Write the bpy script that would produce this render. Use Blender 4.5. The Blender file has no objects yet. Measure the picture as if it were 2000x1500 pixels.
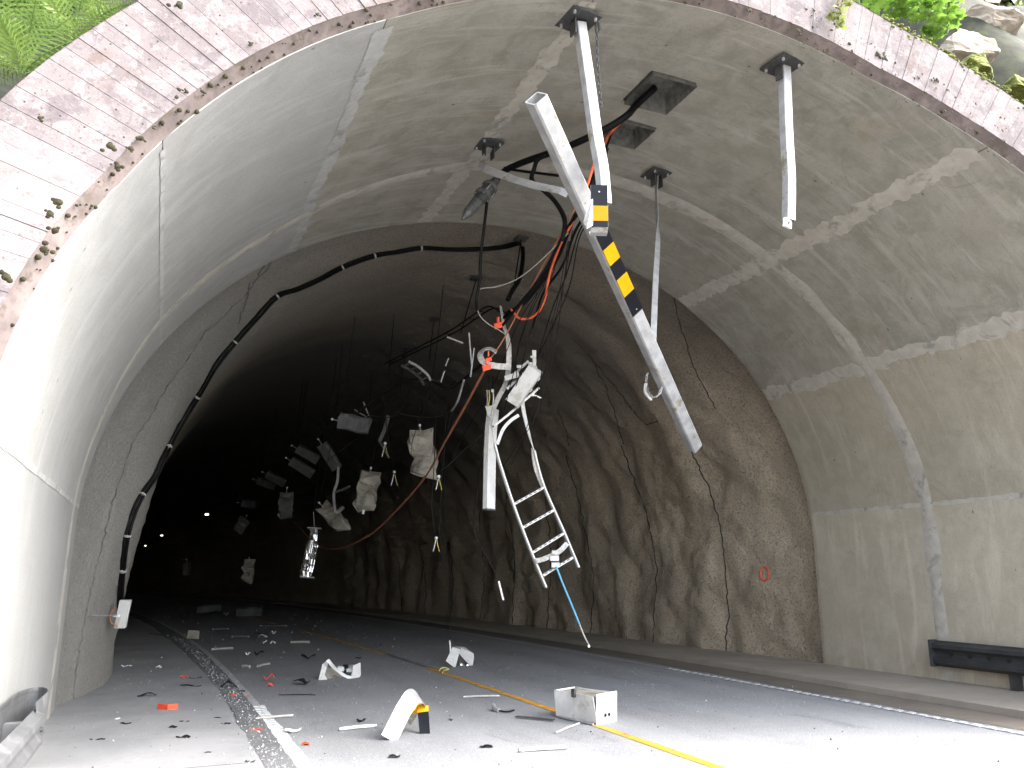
import bpy, math, random
import numpy as np
from mathutils import Vector, Matrix

# ------------------------------------------------------------------ camera, sky, sun, exposure
scene = bpy.context.scene
COL = scene.collection
CAM_H = 1.6
PITCH, YAW, FPX = math.radians(13.02), math.radians(22.79), 1600.0
cam_data = bpy.data.cameras.new("camera")
cam = bpy.data.objects.new("camera", cam_data)
COL.objects.link(cam)
cam.location = (0, 0, CAM_H)
cam.rotation_euler = (math.pi / 2 + PITCH, 0, -YAW)
cam_data.sensor_width = 36.0
cam_data.lens = 36.0 * FPX / 2000.0
cam_data.clip_start = 0.05
cam_data.clip_end = 2000
scene.camera = cam

SUN_EL, SUN_AZ = math.radians(50), math.radians(115)      # azimuth clockwise from +Y (the tunnel axis)
world = bpy.data.worlds.new("World")
scene.world = world
world.use_nodes = True
wn, wl = world.node_tree.nodes, world.node_tree.links
wn.clear()
sky = wn.new("ShaderNodeTexSky")
sky.sky_type = 'NISHITA'
sky.sun_disc = False
sky.sun_elevation = SUN_EL
sky.sun_rotation = SUN_AZ
sky.air_density = 1.0
sky.dust_density = 3.5
sky.ozone_density = 0.6
bg = wn.new("ShaderNodeBackground")
bg.inputs['Strength'].default_value = 0.15
wout = wn.new("ShaderNodeOutputWorld")
hs = wn.new("ShaderNodeHueSaturation")          # hazy, whitish daylight
hs.inputs['Saturation'].default_value = 0.5
wl.new(sky.outputs[0], hs.inputs['Color'])
wl.new(hs.outputs[0], bg.inputs[0])
wl.new(bg.outputs[0], wout.inputs[0])
sun_data = bpy.data.lights.new("sun", 'SUN')
sun_data.energy = 0.5
sun_data.angle = math.radians(40)
sun_data.color = (1.0, 0.985, 0.96)
sun = bpy.data.objects.new("sun", sun_data)
COL.objects.link(sun)
sdir = Vector((math.sin(SUN_AZ) * math.cos(SUN_EL), math.cos(SUN_AZ) * math.cos(SUN_EL), math.sin(SUN_EL)))
sun.rotation_euler = sdir.to_track_quat('Z', 'Y').to_euler()
sun.location = (0, 0, 40)
vs = scene.view_settings
vs.view_transform = 'Standard'
vs.look = 'None'
vs.exposure = 3.4
vs.gamma = 1.0
vs.use_curve_mapping = False
scene.cycles.max_bounces = 12
scene.cycles.diffuse_bounces = 6

# ------------------------------------------------------------------ helpers
R = random.Random(7)
V = Vector
FW = V((math.sin(YAW) * math.cos(PITCH), math.cos(YAW) * math.cos(PITCH), math.sin(PITCH)))
RT = V((math.cos(YAW), -math.sin(YAW), 0))
UP = RT.cross(FW)
EYE = V((0, 0, CAM_H))
def ray(px, py):
    return FW * FPX + RT * (px - 1000) + UP * (750 - py)
def P(px, py, y):                      # a place measured in the photograph, at distance y down the tunnel
    d = ray(px, py)
    return EYE + d * (y / d.y)
def G(px, py, z=0.0):                  # ... standing on the ground
    d = ray(px, py)
    return EYE + d * ((z - CAM_H) / d.z)

# numpy value noise
_rs = np.random.RandomState(3)
_LAT = _rs.rand(64, 64, 64)
def vnoise(x, y, z=0.0):
    x, y, z = np.broadcast_arrays(np.asarray(x, float), np.asarray(y, float), np.asarray(z, float))
    xi, yi, zi = np.floor(x).astype(int), np.floor(y).astype(int), np.floor(z).astype(int)
    fx, fy, fz = x - xi, y - yi, z - zi
    fx, fy, fz = [f * f * (3 - 2 * f) for f in (fx, fy, fz)]
    L = lambda a, b, c: _LAT[(xi + a) & 63, (yi + b) & 63, (zi + c) & 63]
    c00 = L(0,0,0)*(1-fx)+L(1,0,0)*fx; c10 = L(0,1,0)*(1-fx)+L(1,1,0)*fx
    c01 = L(0,0,1)*(1-fx)+L(1,0,1)*fx; c11 = L(0,1,1)*(1-fx)+L(1,1,1)*fx
    return (c00*(1-fy)+c10*fy)*(1-fz)+(c01*(1-fy)+c11*fy)*fz - 0.5
def fbm(x, y, z=0.0, o=4):
    s, a = 0, 1.0
    for i in range(o):
        s = s + a * vnoise(x * 2**i + 17*i, y * 2**i + 5*i, z * 2**i)
        a *= 0.5
    return s

WL = {}                                # world location of every object we place
def place(o, loc, parent=None):
    loc = V(loc)
    WL[o.name] = loc
    if parent is not None:
        o.parent = parent
        o.location = loc - WL[parent.name]
    else:
        o.location = loc
def tag(o, label=None, cat=None, group=None, kind=None):
    if label: o["label"] = label
    if cat: o["category"] = cat
    if group: o["group"] = group
    if kind: o["kind"] = kind
    return o
def thing(name, loc, label, cat, group=None):
    o = bpy.data.objects.new(name, None)
    o.empty_display_size = 0.1
    COL.objects.link(o)
    place(o, loc)
    return tag(o, label, cat, group)

class MB:
    def __init__(s):
        s.v, s.f, s.m, s.uv, s.smooth = [], [], [], None, False
    def add(s, verts, faces, mi=0):
        b = len(s.v)
        s.v += [tuple(p) for p in verts]
        s.f += [tuple(i + b for i in f) for f in faces]
        s.m += [mi] * len(faces)
        return s
    def box(s, c, ax, mi=0):           # ax: three half-axis vectors
        c = V(c); a, b, d = [V(k) for k in ax]
        vs_ = [c + a*i + b*j + d*k for k in (-1, 1) for j in (-1, 1) for i in (-1, 1)]
        return s.add(vs_, [(0,2,3,1),(4,5,7,6),(0,1,5,4),(2,6,7,3),(0,4,6,2),(1,3,7,5)], mi)
    def abox(s, x0, x1, y0, y1, z0, z1, mi=0):
        return s.box(((x0+x1)/2, (y0+y1)/2, (z0+z1)/2), (((x1-x0)/2,0,0),(0,(y1-y0)/2,0),(0,0,(z1-z0)/2)), mi)
    def sweep(s, path, prof, hint=(0,0,1), roll=None, cap=True, mi=0, inner=None):
        path = [V(p) for p in path]; n = len(prof); hint = V(hint); side0 = None
        rings = []
        for i, p in enumerate(path):
            t = (path[min(i+1, len(path)-1)] - path[max(i-1, 0)])
            if t.length < 1e-6: t = V((0,0,1))
            t.normalize()
            if side0 is None:
                sd = t.cross(hint)
                if sd.length < 1e-3: sd = t.cross(V((1,0,0.1)))
            else:
                sd = side0 - t * side0.dot(t)
                if sd.length < 1e-4: sd = t.cross(hint)
            sd.normalize(); side0 = sd.copy()
            up = sd.cross(t)
            if roll:
                r = roll[i] if isinstance(roll, (list, tuple)) else roll
                sd, up = sd*math.cos(r)+up*math.sin(r), up*math.cos(r)-sd*math.sin(r)
            rings.append([p + sd*a + up*b for a, b in prof])
        vs_ = [q for r in rings for q in r]
        fs = [(i*n+j, i*n+(j+1) % n, (i+1)*n+(j+1) % n, (i+1)*n+j) for i in range(len(path)-1) for j in range(n)]
        if cap and inner is None:
            fs += [tuple(range(n-1, -1, -1)), tuple((len(path)-1)*n + j for j in range(n))]
        s.add(vs_, fs, mi)
        return s
    def tube(s, path, r, n=6, mi=0, hint=(0.03,0.02,1)):
        return s.sweep(path, [(r*math.cos(2*math.pi*k/n), r*math.sin(2*math.pi*k/n)) for k in range(n)], hint, mi=mi)
    def ball(s, c, r, n=6, mi=0, sq=(1,1,1)):
        c = V(c); vs_ = [c + V((0,0,-r*sq[2]))]
        for i in range(1, 4):
            ph = -math.pi/2 + math.pi*i/4
            vs_ += [c + V((r*sq[0]*math.cos(ph)*math.cos(2*math.pi*k/n), r*sq[1]*math.cos(ph)*math.sin(2*math.pi*k/n), r*sq[2]*math.sin(ph))) for k in range(n)]
        vs_.append(c + V((0,0,r*sq[2])))
        fs = [(0, 1+(k+1) % n, 1+k) for k in range(n)]
        for i in range(2):
            fs += [(1+i*n+k, 1+i*n+(k+1) % n, 1+(i+1)*n+(k+1) % n, 1+(i+1)*n+k) for k in range(n)]
        e = len(vs_)-1
        fs += [(1+2*n+k, 1+2*n+(k+1) % n, e) for k in range(n)]
        return s.add(vs_, fs, mi)
    def build(s, name, mats, parent=None, origin=None, smooth=False, centre=True):
        arr = np.array(s.v, float)
        if origin is None:
            o_ = V(arr.mean(0)) if centre else V((0,0,0))
        else:
            o_ = V(origin)
        arr = arr - np.array(o_)
        me = bpy.data.meshes.new(name)
        me.from_pydata(arr.tolist(), [], s.f)
        if not isinstance(mats, (list, tuple)): mats = [mats]
        for m_ in mats: me.materials.append(m_)
        if len(mats) > 1: me.polygons.foreach_set("material_index", s.m)
        if s.uv is not None:
            lay = me.uv_layers.new(name="UVMap")
            li = np.empty(len(me.loops), dtype=np.int32); me.loops.foreach_get("vertex_index", li)
            lay.data.foreach_set("uv", np.array(s.uv, np.float32)[li].ravel())
        if smooth: me.polygons.foreach_set("use_smooth", [True]*len(me.polygons))
        me.update()
        o = bpy.data.objects.new(name, me)
        COL.objects.link(o)
        place(o, o_, parent)
        return o
def smooth_path(pts, k=6):
    pts = [V(p) for p in pts]
    if len(pts) < 3: return pts
    ext = [pts[0]*2-pts[1]] + pts + [pts[-1]*2-pts[-2]]
    out = []
    for i in range(1, len(ext)-2):
        a, b, c, d = ext[i-1:i+3]
        for j in range(k):
            t = j/k
            out.append(0.5*((2*b)+(c-a)*t+(2*a-5*b+4*c-d)*t*t+(3*b-a-3*c+d)*t**3))
    out.append(pts[-1])
    return out
def rect(w, h): return [(-w/2,-h/2),(w/2,-h/2),(w/2,h/2),(-w/2,h/2)]
def rrect(w, h, c):
    a, b = w/2, h/2
    return [(-a+c,-b),(a-c,-b),(a,-b+c),(a,b-c),(a-c,b),(-a+c,b),(-a,b-c),(-a,-b+c)]

# ------------------------------------------------------------------ materials
MATS = {}
class NT:
    def __init__(s, name):
        s.mat = bpy.data.materials.new(name); s.mat.use_nodes = True
        s.n, s.l = s.mat.node_tree.nodes, s.mat.node_tree.links
        s.b = s.n["Principled BSDF"]; s.out = s.n["Material Output"]
        s.tc = s.n.new("ShaderNodeTexCoord")
    def coord(s, kind='Object', scale=(1,1,1)):
        m = s.n.new("ShaderNodeMapping"); m.inputs['Scale'].default_value = scale
        s.l.new(s.tc.outputs[kind], m.inputs[0]); return m.outputs[0]
    def world(s, scale=(1,1,1)):
        g = s.n.new("ShaderNodeNewGeometry")
        m = s.n.new("ShaderNodeMapping"); m.inputs['Scale'].default_value = scale
        s.l.new(g.outputs['Position'], m.inputs[0]); return m.outputs[0]
    def noise(s, co, scale, detail=4, rough=.55, dist=0):
        t = s.n.new("ShaderNodeTexNoise")
        t.inputs['Scale'].default_value = scale; t.inputs['Detail'].default_value = detail
        t.inputs['Roughness'].default_value = rough; t.inputs['Distortion'].default_value = dist
        s.l.new(co, t.inputs['Vector']); return t.outputs['Fac']
    def vor(s, co, scale, feat='F1', rnd=1.0):
        t = s.n.new("ShaderNodeTexVoronoi"); t.feature = feat
        t.inputs['Scale'].default_value = scale; t.inputs['Randomness'].default_value = rnd
        s.l.new(co, t.inputs['Vector']); return t.outputs['Distance']
    def ramp(s, f, a, b, c0=0.0, c1=1.0):
        m = s.n.new("ShaderNodeMapRange"); m.interpolation_type = 'SMOOTHSTEP'
        m.inputs[1].default_value = a; m.inputs[2].default_value = b
        m.inputs[3].default_value = c0; m.inputs[4].default_value = c1
        s.l.new(f, m.inputs[0]); return m.outputs[0]
    def math(s, op, a, b):
        m = s.n.new("ShaderNodeMath"); m.operation = op
        for i, x in enumerate((a, b)):
            if isinstance(x, (int, float)): m.inputs[i].default_value = x
            else: s.l.new(x, m.inputs[i])
        return m.outputs[0]
    def mix(s, f, a, b, mode='MIX'):
        m = s.n.new("ShaderNodeMix"); m.data_type = 'RGBA'; m.blend_type = mode
        if isinstance(f, (int, float)): m.inputs[0].default_value = f
        else: s.l.new(f, m.inputs[0])
        for i, x in ((6, a), (7, b)):
            if isinstance(x, tuple): m.inputs[i].default_value = (*x[:3], 1)
            else: s.l.new(x, m.inputs[i])
        return m.outputs[2]
    def attr(s, name):
        a = s.n.new("ShaderNodeAttribute"); a.attribute_name = name; return a.outputs['Fac']
    def rnd(s):
        a = s.n.new("ShaderNodeObjectInfo"); return a.outputs['Random']
    def bump(s, h, strength=.3, dist=.01):
        b = s.n.new("ShaderNodeBump"); b.inputs['Strength'].default_value = strength; b.inputs['Distance'].default_value = dist
        s.l.new(h, b.inputs['Height']); s.l.new(b.outputs[0], s.b.inputs['Normal'])
    def done(s, col, rough=.8, metal=0.0, spec=.5):
        if isinstance(col, tuple): s.b.inputs['Base Color'].default_value = (*col, 1)
        else: s.l.new(col, s.b.inputs['Base Color'])
        if isinstance(rough, (int, float)): s.b.inputs['Roughness'].default_value = rough
        else: s.l.new(rough, s.b.inputs['Roughness'])
        s.b.inputs['Metallic'].default_value = metal
        s.b.inputs['Specular IOR Level'].default_value = spec
        return s.mat
def simple(name, col, rough=.6, metal=0.0, var=.35, scale=14, dirt=None, bump=.15, bscale=60, dl=.55, dh=.75, spec=.4):
    t = NT(name); co = t.coord('Object')
    n1 = t.noise(co, scale)
    c = t.mix(t.ramp(n1, .3, .7), tuple(x*(1-var) for x in col), tuple(min(1, x*(1+var*.5)) for x in col))
    if dirt: c = t.mix(t.ramp(t.noise(co, scale*.5, 6, .7), dl, dh), c, dirt)
    if bump: t.bump(t.noise(co, bscale), bump, .004)
    return t.done(c, rough, metal, spec)

def concrete_lining(name="lining_concrete", tint=(1,1,1), calm=0.0):
    t = NT(name)
    k3 = lambda c: tuple(x*y for x, y in zip(c, tint))
    uv = t.coord('UV')
    st = t.coord('UV', (.40, 2.8, 1)); st2 = t.coord('UV', (1.3, 11, 1)); drip = t.coord('UV', (.9, 16, 1))
    big = t.noise(uv, .55, 6, .65); mid = t.noise(uv, 2.4, 9, .72, .4)
    streak = t.noise(st, 1.3, 8, .7, .7); streak2 = t.noise(st2, 1.6, 7, .7, .3)
    a = t.mix(t.ramp(big, .3, .7), k3((.19,.19,.175)), k3((.245,.235,.215)))
    a = t.mix(t.ramp(mid, .38, .66, 0, .8), a, k3((.285,.283,.27)))
    a = t.mix(t.ramp(streak, .50, .66, 0, .6), a, k3((.345,.345,.335)))
    a = t.mix(t.ramp(streak2, .55, .68, 0, .5), a, k3((.155,.151,.136)))
    stain = t.noise(uv, 1.1, 9, .75, .9)
    a = t.mix(t.ramp(stain, .53, .66, 0, .42), a, k3((.128,.132,.112)))
    rust = t.noise(t.coord('UV', (.8,1.3,1)), .9, 8, .72, .5)
    a = t.mix(t.ramp(rust, .56, .68, 0, .32), a, k3((.22,.178,.13)))
    a = t.mix(t.ramp(t.noise(drip, 1.0, 5, .6), .62, .72, 0, .35), a, k3((.38,.38,.37)))
    if calm: a = t.mix(calm, a, k3((.27,.268,.257)))
    holes = t.ramp(t.vor(t.coord('UV', (1,2.2,1)), 1.7), .022, .052, 1, 0)
    keep = t.ramp(t.noise(uv, 1.9, 2), .38, .46)
    a = t.mix(t.math('MULTIPLY', holes, keep), a, (.055,.054,.048))
    pits = t.ramp(t.vor(uv, 9), .02, .06, 1, 0)
    a = t.mix(t.math('MULTIPLY', pits, t.ramp(t.noise(uv, 3.1, 3), .52, .6)), a, (.08,.078,.07))
    a = t.mix(t.ramp(t.noise(uv, 40, 7, .75), .54, .64, 0, .5), a, k3((.12,.12,.108)))
    a = t.mix(t.ramp(t.noise(uv, 75, 4, .7), .60, .70, 0, .35), a, k3((.40,.40,.385)))
    h = t.math('ADD', t.math('MULTIPLY', t.noise(uv, 35, 8, .75), .5), t.math('MULTIPLY', streak2, .7))
    t.bump(t.math('SUBTRACT', h, t.math('MULTIPLY', t.math('MULTIPLY', holes, keep), 1.0)), .35, .008)
    return t.done(a, .8, 0, .3)
def shotcrete():
    t = NT("shotcrete"); uv = t.coord('UV'); co = t.coord('Object')
    a = t.mix(t.ramp(t.noise(co, .7, 5, .6), .3, .7), (.37,.305,.225), (.50,.415,.31))
    a = t.mix(t.ramp(t.noise(co, 9, 5, .65), .35, .75, 0, .6), a, (.40,.36,.30))
    a = t.mix(t.ramp(t.noise(co, 26, 6, .75), .50, .62, 0, .75), a, (.13,.118,.10))
    a = t.mix(t.ramp(t.noise(co, 48, 5, .7), .56, .66, 0, .7), a, (.09,.082,.07))
    a = t.mix(t.attr("soot"), a, (.075,.072,.066))  # rock darkened by the mask in place of fading daylight
    a = t.mix(t.attr("pale"), a, t.mix(t.ramp(t.noise(co, 30, 6, .75), .4, .62), (.17,.17,.162), (.25,.25,.24)))
    a = t.mix(t.attr("seam"), a, (.03,.028,.025))
    h = t.math('ADD', t.noise(co, 16, 7, .65), t.math('MULTIPLY', t.noise(co, 55, 4, .6), .4))
    t.bump(h, 1.0, .05)
    return t.done(a, .92, 0, .2)
def asphalt():
    t = NT("asphalt"); co = t.world()
    tr = t.noise(t.world((1.1,.05,1)), 1.0, 3, .5)
    a = t.mix(t.ramp(tr, .35, .65), (.18,.182,.186), (.228,.231,.235))
    a = t.mix(t.ramp(t.noise(co, .8, 6, .65, .5), .40, .72, 0, .55), a, (.265,.268,.274))
    a = t.mix(t.ramp(t.noise(t.world((1,.5,1)), 1.7, 6, .7, .8), .56, .72, 0, .55), a, (.115,.116,.12))
    g = t.vor(co, 60); a = t.mix(t.ramp(g, .12, .30, .75, 0), a, (.52,.53,.55))
    a = t.mix(t.ramp(t.noise(co, 70, 5, .7), .53, .62, 0, .75), a, (.075,.075,.078))
    a = t.mix(t.ramp(t.noise(co, 30, 4, .7), .63, .74, 0, .5), a, (.38,.39,.40))
    t.bump(t.noise(co, 110, 4, .6), .5, .006)
    return t.done(a, .75, 0, .35)
def apron_concrete(name, c0, c1, dark):
    t = NT(name); co = t.world()
    a = t.mix(t.ramp(t.noise(co, .9, 6, .6, .4), .3, .7), c0, c1)
    a = t.mix(t.ramp(t.noise(co, 4, 6, .7), .52, .8, 0, .6), a, dark)
    a = t.mix(t.ramp(t.noise(co, 90, 3, .6), .6, .72, 0, .6), a, tuple(x*.55 for x in c0))
    t.bump(t.noise(co, 40, 6, .7), .35, .006)
    return t.done(a, .85, 0, .3)
def board_concrete():
    t = NT("board_formed_concrete"); w = t.world()
    a = t.mix(t.ramp(t.noise(w, 1.2, 6, .65), .35, .65), (.135,.113,.111), (.175,.15,.147))
    a = t.mix(1.0, a, t.mix(t.rnd(), (.90,.90,.91), (1.04,1.04,1.04)), 'MULTIPLY')
    lich = t.noise(w, 7, 10, .78, .3)
    a = t.mix(t.ramp(lich, .50, .60, 0, .5), a, (.255,.237,.232))
    a = t.mix(t.ramp(t.noise(w, 3.2, 9, .75, .6), .50, .60, 0, .75), a, (.095,.08,.083))
    a = t.mix(t.ramp(t.noise(w, 1.7, 8, .7, .4), .57, .68, 0, .5), a, (.11,.075,.055))
    a = t.mix(t.ramp(t.noise(w, 38, 6, .75), .56, .66, 0, .75), a, (.06,.046,.045))
    a = t.mix(t.ramp(t.noise(w, 24, 6, .75), .60, .68, 0, .4), a, (.30,.28,.272))
    spots = t.ramp(t.vor(w, 11), .05, .12, 1, 0)
    keep = t.ramp(t.noise(w, 2.3, 3), .47, .55)
    a = t.mix(t.math('MULTIPLY', spots, keep), a, (.035,.025,.02))
    t.bump(t.math('ADD', t.noise(w, 60, 6, .75), t.noise(w, 12, 6, .75)), .5, .008)
    return t.done(a, .9, 0, .25)
def emissive(name, col, st):
    t = NT(name); t.b.inputs['Emission Color'].default_value = (*col, 1); t.b.inputs['Emission Strength'].default_value = st
    return t.done((.8,.8,.8), .4)
def leaf(name, col, col2, trans=.35):
    t = NT(name); co = t.coord('Object')
    a = t.mix(t.ramp(t.noise(co, 6, 3), .3, .7), col, col2)
    a = t.mix(1.0, a, t.mix(t.rnd(), (.8,.85,.8), (1.15,1.1,1.0)), 'MULTIPLY')
    t.done(a, .55, 0, .35)
    tr = t.n.new("ShaderNodeBsdfTranslucent"); t.l.new(a, tr.inputs[0])
    mx = t.n.new("ShaderNodeMixShader"); mx.inputs[0].default_value = trans
    t.l.new(t.b.outputs[0], mx.inputs[1]); t.l.new(tr.outputs[0], mx.inputs[2]); t.l.new(mx.outputs[0], t.out.inputs[0])
    return t.mat
M = dict(
    lining=concrete_lining('lining_concrete', (1.0,.975,.89)), lining_left=concrete_lining('lining_concrete_left', (1.05,1.06,1.08), .45), lining_right=concrete_lining('lining_concrete_right', (1.17,1.08,.91), .25), lining_foot=concrete_lining('lining_concrete_foot', (1.38,1.27,1.07), .35), lining_foot_left=concrete_lining('lining_concrete_foot_left', (.92,.93,.95), .65), shot=shotcrete(), asphalt=asphalt(), board=board_concrete(),  # panel tints also carry uneven daylight: darker crown, lighter side walls
    apron=apron_concrete("apron_concrete", (.22,.222,.225), (.28,.28,.28), (.16,.16,.158)),
    ledge=apron_concrete("ledge_concrete", (.235,.21,.175), (.30,.265,.22), (.17,.15,.125)),
    gutter=apron_concrete("gutter_grit", (.10,.10,.102), (.15,.15,.15), (.07,.07,.07)),
    silt=apron_concrete("silt", (.115,.098,.08), (.15,.13,.105), (.075,.065,.055)),
    backing=simple("dark_backing", (.10,.10,.09), .95),
    band=None, chamf=None)
def band_mat(name="patched_joint", tint=(1,1,1)):
    t = NT(name); k3 = lambda c: tuple(x*y for x, y in zip(c, tint)); uv = t.coord('UV')
    a = t.mix(t.ramp(t.noise(uv, 5, 5, .65), .35, .65), k3((.31,.293,.257)), k3((.375,.355,.312)))
    a = t.mix(t.ramp(t.noise(uv, 3, 6, .75, .5), .52, .66, 0, .8), a, k3((.175,.172,.16)))
    t.bump(t.noise(uv, 40, 5), .3, .005)
    return t.done(a, .85, 0, .3)
M['band'] = band_mat()
M['band_cool'] = band_mat('patched_joint_cool', (.90,.95,1.04))
M['chamf'] = simple("chamfer_concrete", (.135,.108,.10), .9, 0, .4, 7, (.07,.055,.045), .5, 40, .48, .62)
M['white_paint'] = simple("white_road_paint", (.52,.52,.51), .6, 0, .25, 22, (.22,.22,.22), .3, 80, .50, .66)
M['grey_paint'] = simple("worn_road_paint", (.36,.36,.355), .7, 0, .25, 10, (.14,.14,.14), .3, 80)
M['yellow_paint'] = simple("yellow_road_paint", (.56,.285,.025), .6, 0, .25, 14, (.20,.115,.05), .3, 80, .50, .66)
M['galv'] = simple("galvanised_steel", (.36,.365,.37), .42, .35, .22, 9, (.36,.35,.31), .08, 30)
M['galv_dark'] = simple("weathered_galvanised", (.06,.062,.062), .6, .3, .3, 20, (.07,.065,.06))
M['beam'] = simple("aluminium_beam", (.36,.364,.368), .42, .25, .25, 6, (.20,.175,.125), .10, 20, .54, .66)
M['alu'] = simple("torn_aluminium", (.40,.385,.36), .42, .35, .35, 26, (.22,.19,.16), .25, 50)
M['lamp_white'] = simple("white_lamp_housing", (.55,.545,.525), .45, 0, .12, 6, (.36,.345,.30), .08, 30, .54, .68)
M['lamp_soot'] = simple("grimy_lamp_housing", (.31,.287,.24), .55, 0, .35, 8, (.10,.09,.07), .15, 30, .46, .66)
M['lamp_grey'] = simple("grey_lamp_housing", (.10,.104,.104), .5, 0, .25, 8, (.07,.07,.068), .1, 30)
M['mirror'] = simple("mirror_reflector", (.82,.83,.84), .14, 1.0, .1, 20, None, .25, 12)
M['black'] = simple("black_cable", (.005,.005,.0055), .6, 0, .3, 20, None, 0, spec=.12)
M['black_dull'] = simple("dusty_black_wire", (.010,.0098,.0095), .8, 0, .3, 20, None, 0, spec=.1)
M['orange'] = simple("orange_cable", (.72,.13,.045), .5, 0, .2, 10, None, 0)
M['rust_orange'] = simple("faded_orange_cable", (.40,.16,.09), .6, 0, .25, 10, None, 0)
M['red'] = simple("red_plastic", (.80,.075,.025), .45, 0, .15, 20, None, .05)
M['wire_grey'] = simple("grey_wire", (.33,.32,.29), .6, 0, .2, 20, None, 0)
M['wire_yellow'] = simple("yellow_wire", (.55,.45,.10), .6, 0, .2, 20, None, 0)
M['conn'] = simple("white_connector", (.72,.72,.69), .5, 0, .1, 20, None, 0)
M['blue'] = simple("blue_rope", (.10,.32,.46), .7, 0, .2, 40, None, .2)
M['sign_black'] = simple("black_sign_face", (.004,.005,.008), .6, 0, .15, 10, None, 0, spec=.12)
M['sign_yellow'] = simple("yellow_sign_face", (.50,.245,.002), .55, 0, .08, 10, None, 0, spec=.1)
M['sign_amber'] = simple("amber_sign_face", (.46,.150,.002), .55, 0, .08, 10, None, 0, spec=.1)
M['rail'] = simple("guardrail_zinc", (.135,.138,.142), .5, .3, .2, 6, (.26,.26,.26), .08, 30)
M['rail_dark'] = simple("guardrail_dark", (.045,.047,.048), .5, .3, .25, 5, (.07,.07,.07), .08, 30)
M['hole'] = simple("dark_slot", (.01,.01,.01), .9, 0, .1, 10, None, 0)
M['plastic_black'] = simple("black_plastic_scrap", (.010,.010,.0105), .6, 0, .3, 20, spec=.15)
M['rockm'] = simple("granite", (.34,.29,.235), .9, 0, .4, 2.6, (.17,.13,.09), 1.0, 7, .5, .66)
M['soil'] = simple("forest_soil", (.022,.024,.010), .95, 0, .6, 4, (.03,.045,.01), .8, 14)
M['moss'] = simple("moss", (.028,.024,.008), .95, 0, .6, 40, (.012,.008,.005), .6, 90)
M['moss_bright'] = simple("bright_moss", (.105,.118,.018), .95, 0, .6, 30, (.045,.045,.01), .6, 90)
M['fern'] = leaf("fern_green", (.10,.165,.035), (.19,.275,.075), .3)
M['leaf'] = leaf("broad_leaf_green", (.10,.21,.03), (.22,.36,.07), .5)
M['leaf_pale'] = leaf("pale_leaf", (.20,.24,.07), (.28,.29,.12), .4)
M['leaf_far'] = leaf("far_leaf", (.09,.14,.04), (.17,.22,.08), .4)
M['stem'] = simple("brown_stem", (.09,.06,.035), .9)
M['crack'] = simple("crack_shadow", (.11,.108,.10), .95, 0, .4, 9, None, .3)
M['seamdark'] = simple("sooty_seam", (.04,.037,.032), .95, 0, .4, 5, None, .3)
M['red_spray'] = simple("red_marking_spray", (.60,.11,.06), .8, 0, .35, 30, (.30,.20,.15), .3, 60)
M['tape_grey'] = simple("machined_casing", (.09,.096,.096), .5, .3, .3, 30, (.10,.10,.10))
M['glass'] = simple("crumbled_glass", (.28,.29,.295), .25, 0, .2, 40, None, 0)
M['glow'] = emissive("lit_lamp_diffuser", (1.0, .97, .88), .5)

# ------------------------------------------------------------------ the tunnel's cross-section
CX, A, Z0, B = 4.85, 5.85, 2.10, 5.05
Y_RING, Y_CURVE, R_CURVE = 11.6, 9.0, 220.0
def _profile():
    pts = [(-A, z) for z in np.linspace(-0.1, Z0, 23)[:-1]]
    pts += [(-A*math.cos(t), Z0 + B*math.sin(t)) for t in np.linspace(0, math.pi, 361)]
    pts += [(A, z) for z in np.linspace(Z0, -0.1, 23)[1:]]
    return np.array(pts)
PR = _profile()
PU = np.concatenate([[0], np.cumsum(np.hypot(*np.diff(PR, axis=0).T))])
_tan = np.gradient(PR, axis=0); _tan /= np.hypot(*_tan.T)[:, None]
PN = np.stack([-_tan[:, 1], _tan[:, 0]], 1)            # outward normal
U_END = PU[-1]
def prof(u):
    return (np.interp(u, PU, PR[:, 0]), np.interp(u, PU, PR[:, 1]), np.interp(u, PU, PN[:, 0]), np.interp(u, PU, PN[:, 1]))
def u_of(x, z):                                         # arc position of the profile point nearest to (x, z)
    return PU[np.argmin((PR[:, 0]+CX-x)**2 + (PR[:, 1]-z)**2)]
def y_lip(x):
    return np.interp(x, [-1.0,-.87,-.5,0,1.5,4.6,6.7,7.7,8.57,10.7], [5.32,5.44,5.78,5.86,6.0,5.88,5.86,5.73,5.56,5.2])
def y_rib(x):
    return np.interp(x, [-1.0,-.8,-.3,.4,1.0,1.6,3.3,4.75,9.75,10.7], [11.05,10.9,10.45,10.4,10.35,10.05,9.62,9.46,9.26,9.14])
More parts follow.
